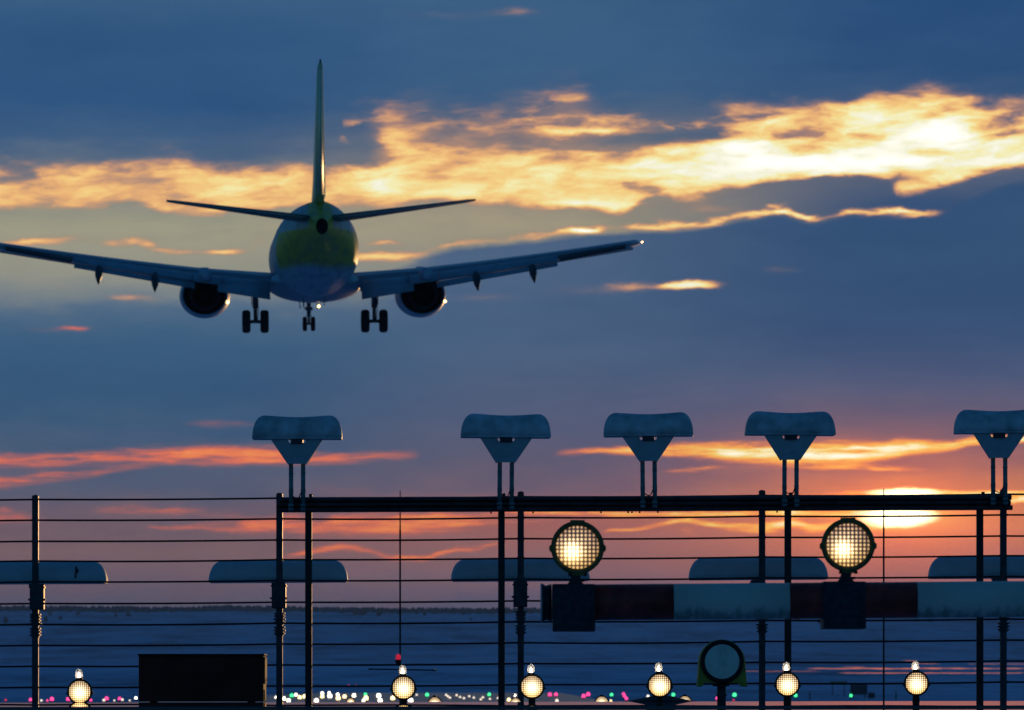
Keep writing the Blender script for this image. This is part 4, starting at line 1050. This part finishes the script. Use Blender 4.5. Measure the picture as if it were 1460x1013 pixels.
# fin and rudder
def vfoil(z, yle, c, th, cut=1.0):
    up, lo = [], []
    for k in range(11):
        t = (k / 10) ** 1.6 * cut
        q = 5 * th * (.2969 * math.sqrt(t) - .126 * t - .3516 * t * t + .2843 * t ** 3 - .1036 * t ** 4)
        up.append((t, q)); lo.append((t, -q))
    return [Vector((q * c, yle - t * c, z)) for t, q in up[::-1] + lo[1:]]
bm = new(); loft(bm, [vfoil(z, y, c, th, .70) for z, y, c, th in ((1.55, -6.8, 7.4, .075), (2.05, -8.6, 6.0, .095), (2.7, -10.0, 5.2, .10), (4.8, -11.8, 3.9, .10), (7.12, -14.0, 2.5, .10), (7.32, -14.3, 2.1, .085))])
fn = obj('fin', bm, M_fin, pl)
bm = new(); loft(bm, [vfoil(z, y, c, th, 1.0) for z, y, c, th in ((2.05, -8.6 - 6.0 * .70, 1.75, .17), (4.8, -11.8 - 3.9 * .70, 1.16, .17), (7.08, -13.98 - 2.5 * .70, .73, .17))])
obj('rudder', bm, M_fin, fn)
bm = new(); tube(bm, (0, -15.4, 7.30), (0, -15.5, 7.48), .05, .03, 8); obj('fin_cap', bm, M_ail, fn)
# nose gear
g_ = bpy.data.objects.new('nose_gear', None); COL.objects.link(g_); g_.parent = pl; g_.location = (0, 12.3, -3.27)
bm = new(); tube(bm, (0, 0, .34), (0, .02, .85), .06, seg=12); tube(bm, (0, .02, .8), (0, .05, 1.5), .10, seg=12); tube(bm, (-.22, 0, .34), (.22, 0, .34), .05, seg=10)
box(bm, (0, -.02, 1.05), (.36, .2, .16), None, .02); tube(bm, (0, .05, 1.1), (0, .8, 1.5), .05, seg=8); box(bm, (0, .0, .72), (.22, .14, .1), None, .02)
obj('strut', bm, M_gear, g_)
for sx in (-.19, .19):
    bm = new(); lathe(bm, [(.15, -.10), (.28, -.105), (.335, -.06), (.34, 0), (.335, .06), (.28, .105), (.15, .10)], 28, 'X', (sx, 0, .34)); w_ = obj('wheel', bm, M_rubber, g_)
    bm = new(); lathe(bm, [(0, -.07), (.15, -.09), (.16, -.05), (.16, .05), (.15, .09), (0, .07)], 20, 'X', (sx, 0, .34)); obj('hub', bm, M_gear, w_)
for sx in (-.42, .42):
    bm = new(); box(bm, (sx, .3, 1.30), (.03, 1.3, .5), Matrix.Rotation(.12 if sx > 0 else -.12, 3, 'Y'), .01); obj('gear_door', bm, M_nac, g_)
bm = new(); bmesh.ops.create_icosphere(bm, subdivisions=2, radius=.065); obj('belly_sun_glint', bm, M_glint, pl, (.22, 1.0, -2.30))  # glowing dot added as a sun glint under the belly
for x, y in ((-.9, -3), (-.65, 3.5), (.55, -5)):
    bm = new(); box(bm, (x * .6, y, -2.18), (.03, .35, .34), Matrix.Rotation(.2, 3, 'X'), .01); obj('blade_aerial', bm, M_ail, pl)

# ------------------------------------------------------------------ evening haze
hm = bpy.data.materials.new('evening_haze'); hm.use_nodes = True
t = hm.node_tree; t.nodes.clear()
o_ = t.nodes.new('ShaderNodeOutputMaterial'); p_ = t.nodes.new('ShaderNodeVolumePrincipled')
p_.inputs['Color'].default_value = (.40, .70, 1, 1); p_.inputs['Density'].default_value = 9e-5; p_.inputs['Anisotropy'].default_value = 0
t.links.new(p_.outputs[0], o_.inputs['Volume'])
hm.cycles.homogeneous_volume = True
bm = new(); box(bm, (0, 3700, 59), (7000, 8600, 122))
hz_o = obj('haze', bm, hm); tag(hz_o, 'thin blue evening haze over the airfield', None, None, 'stuff')
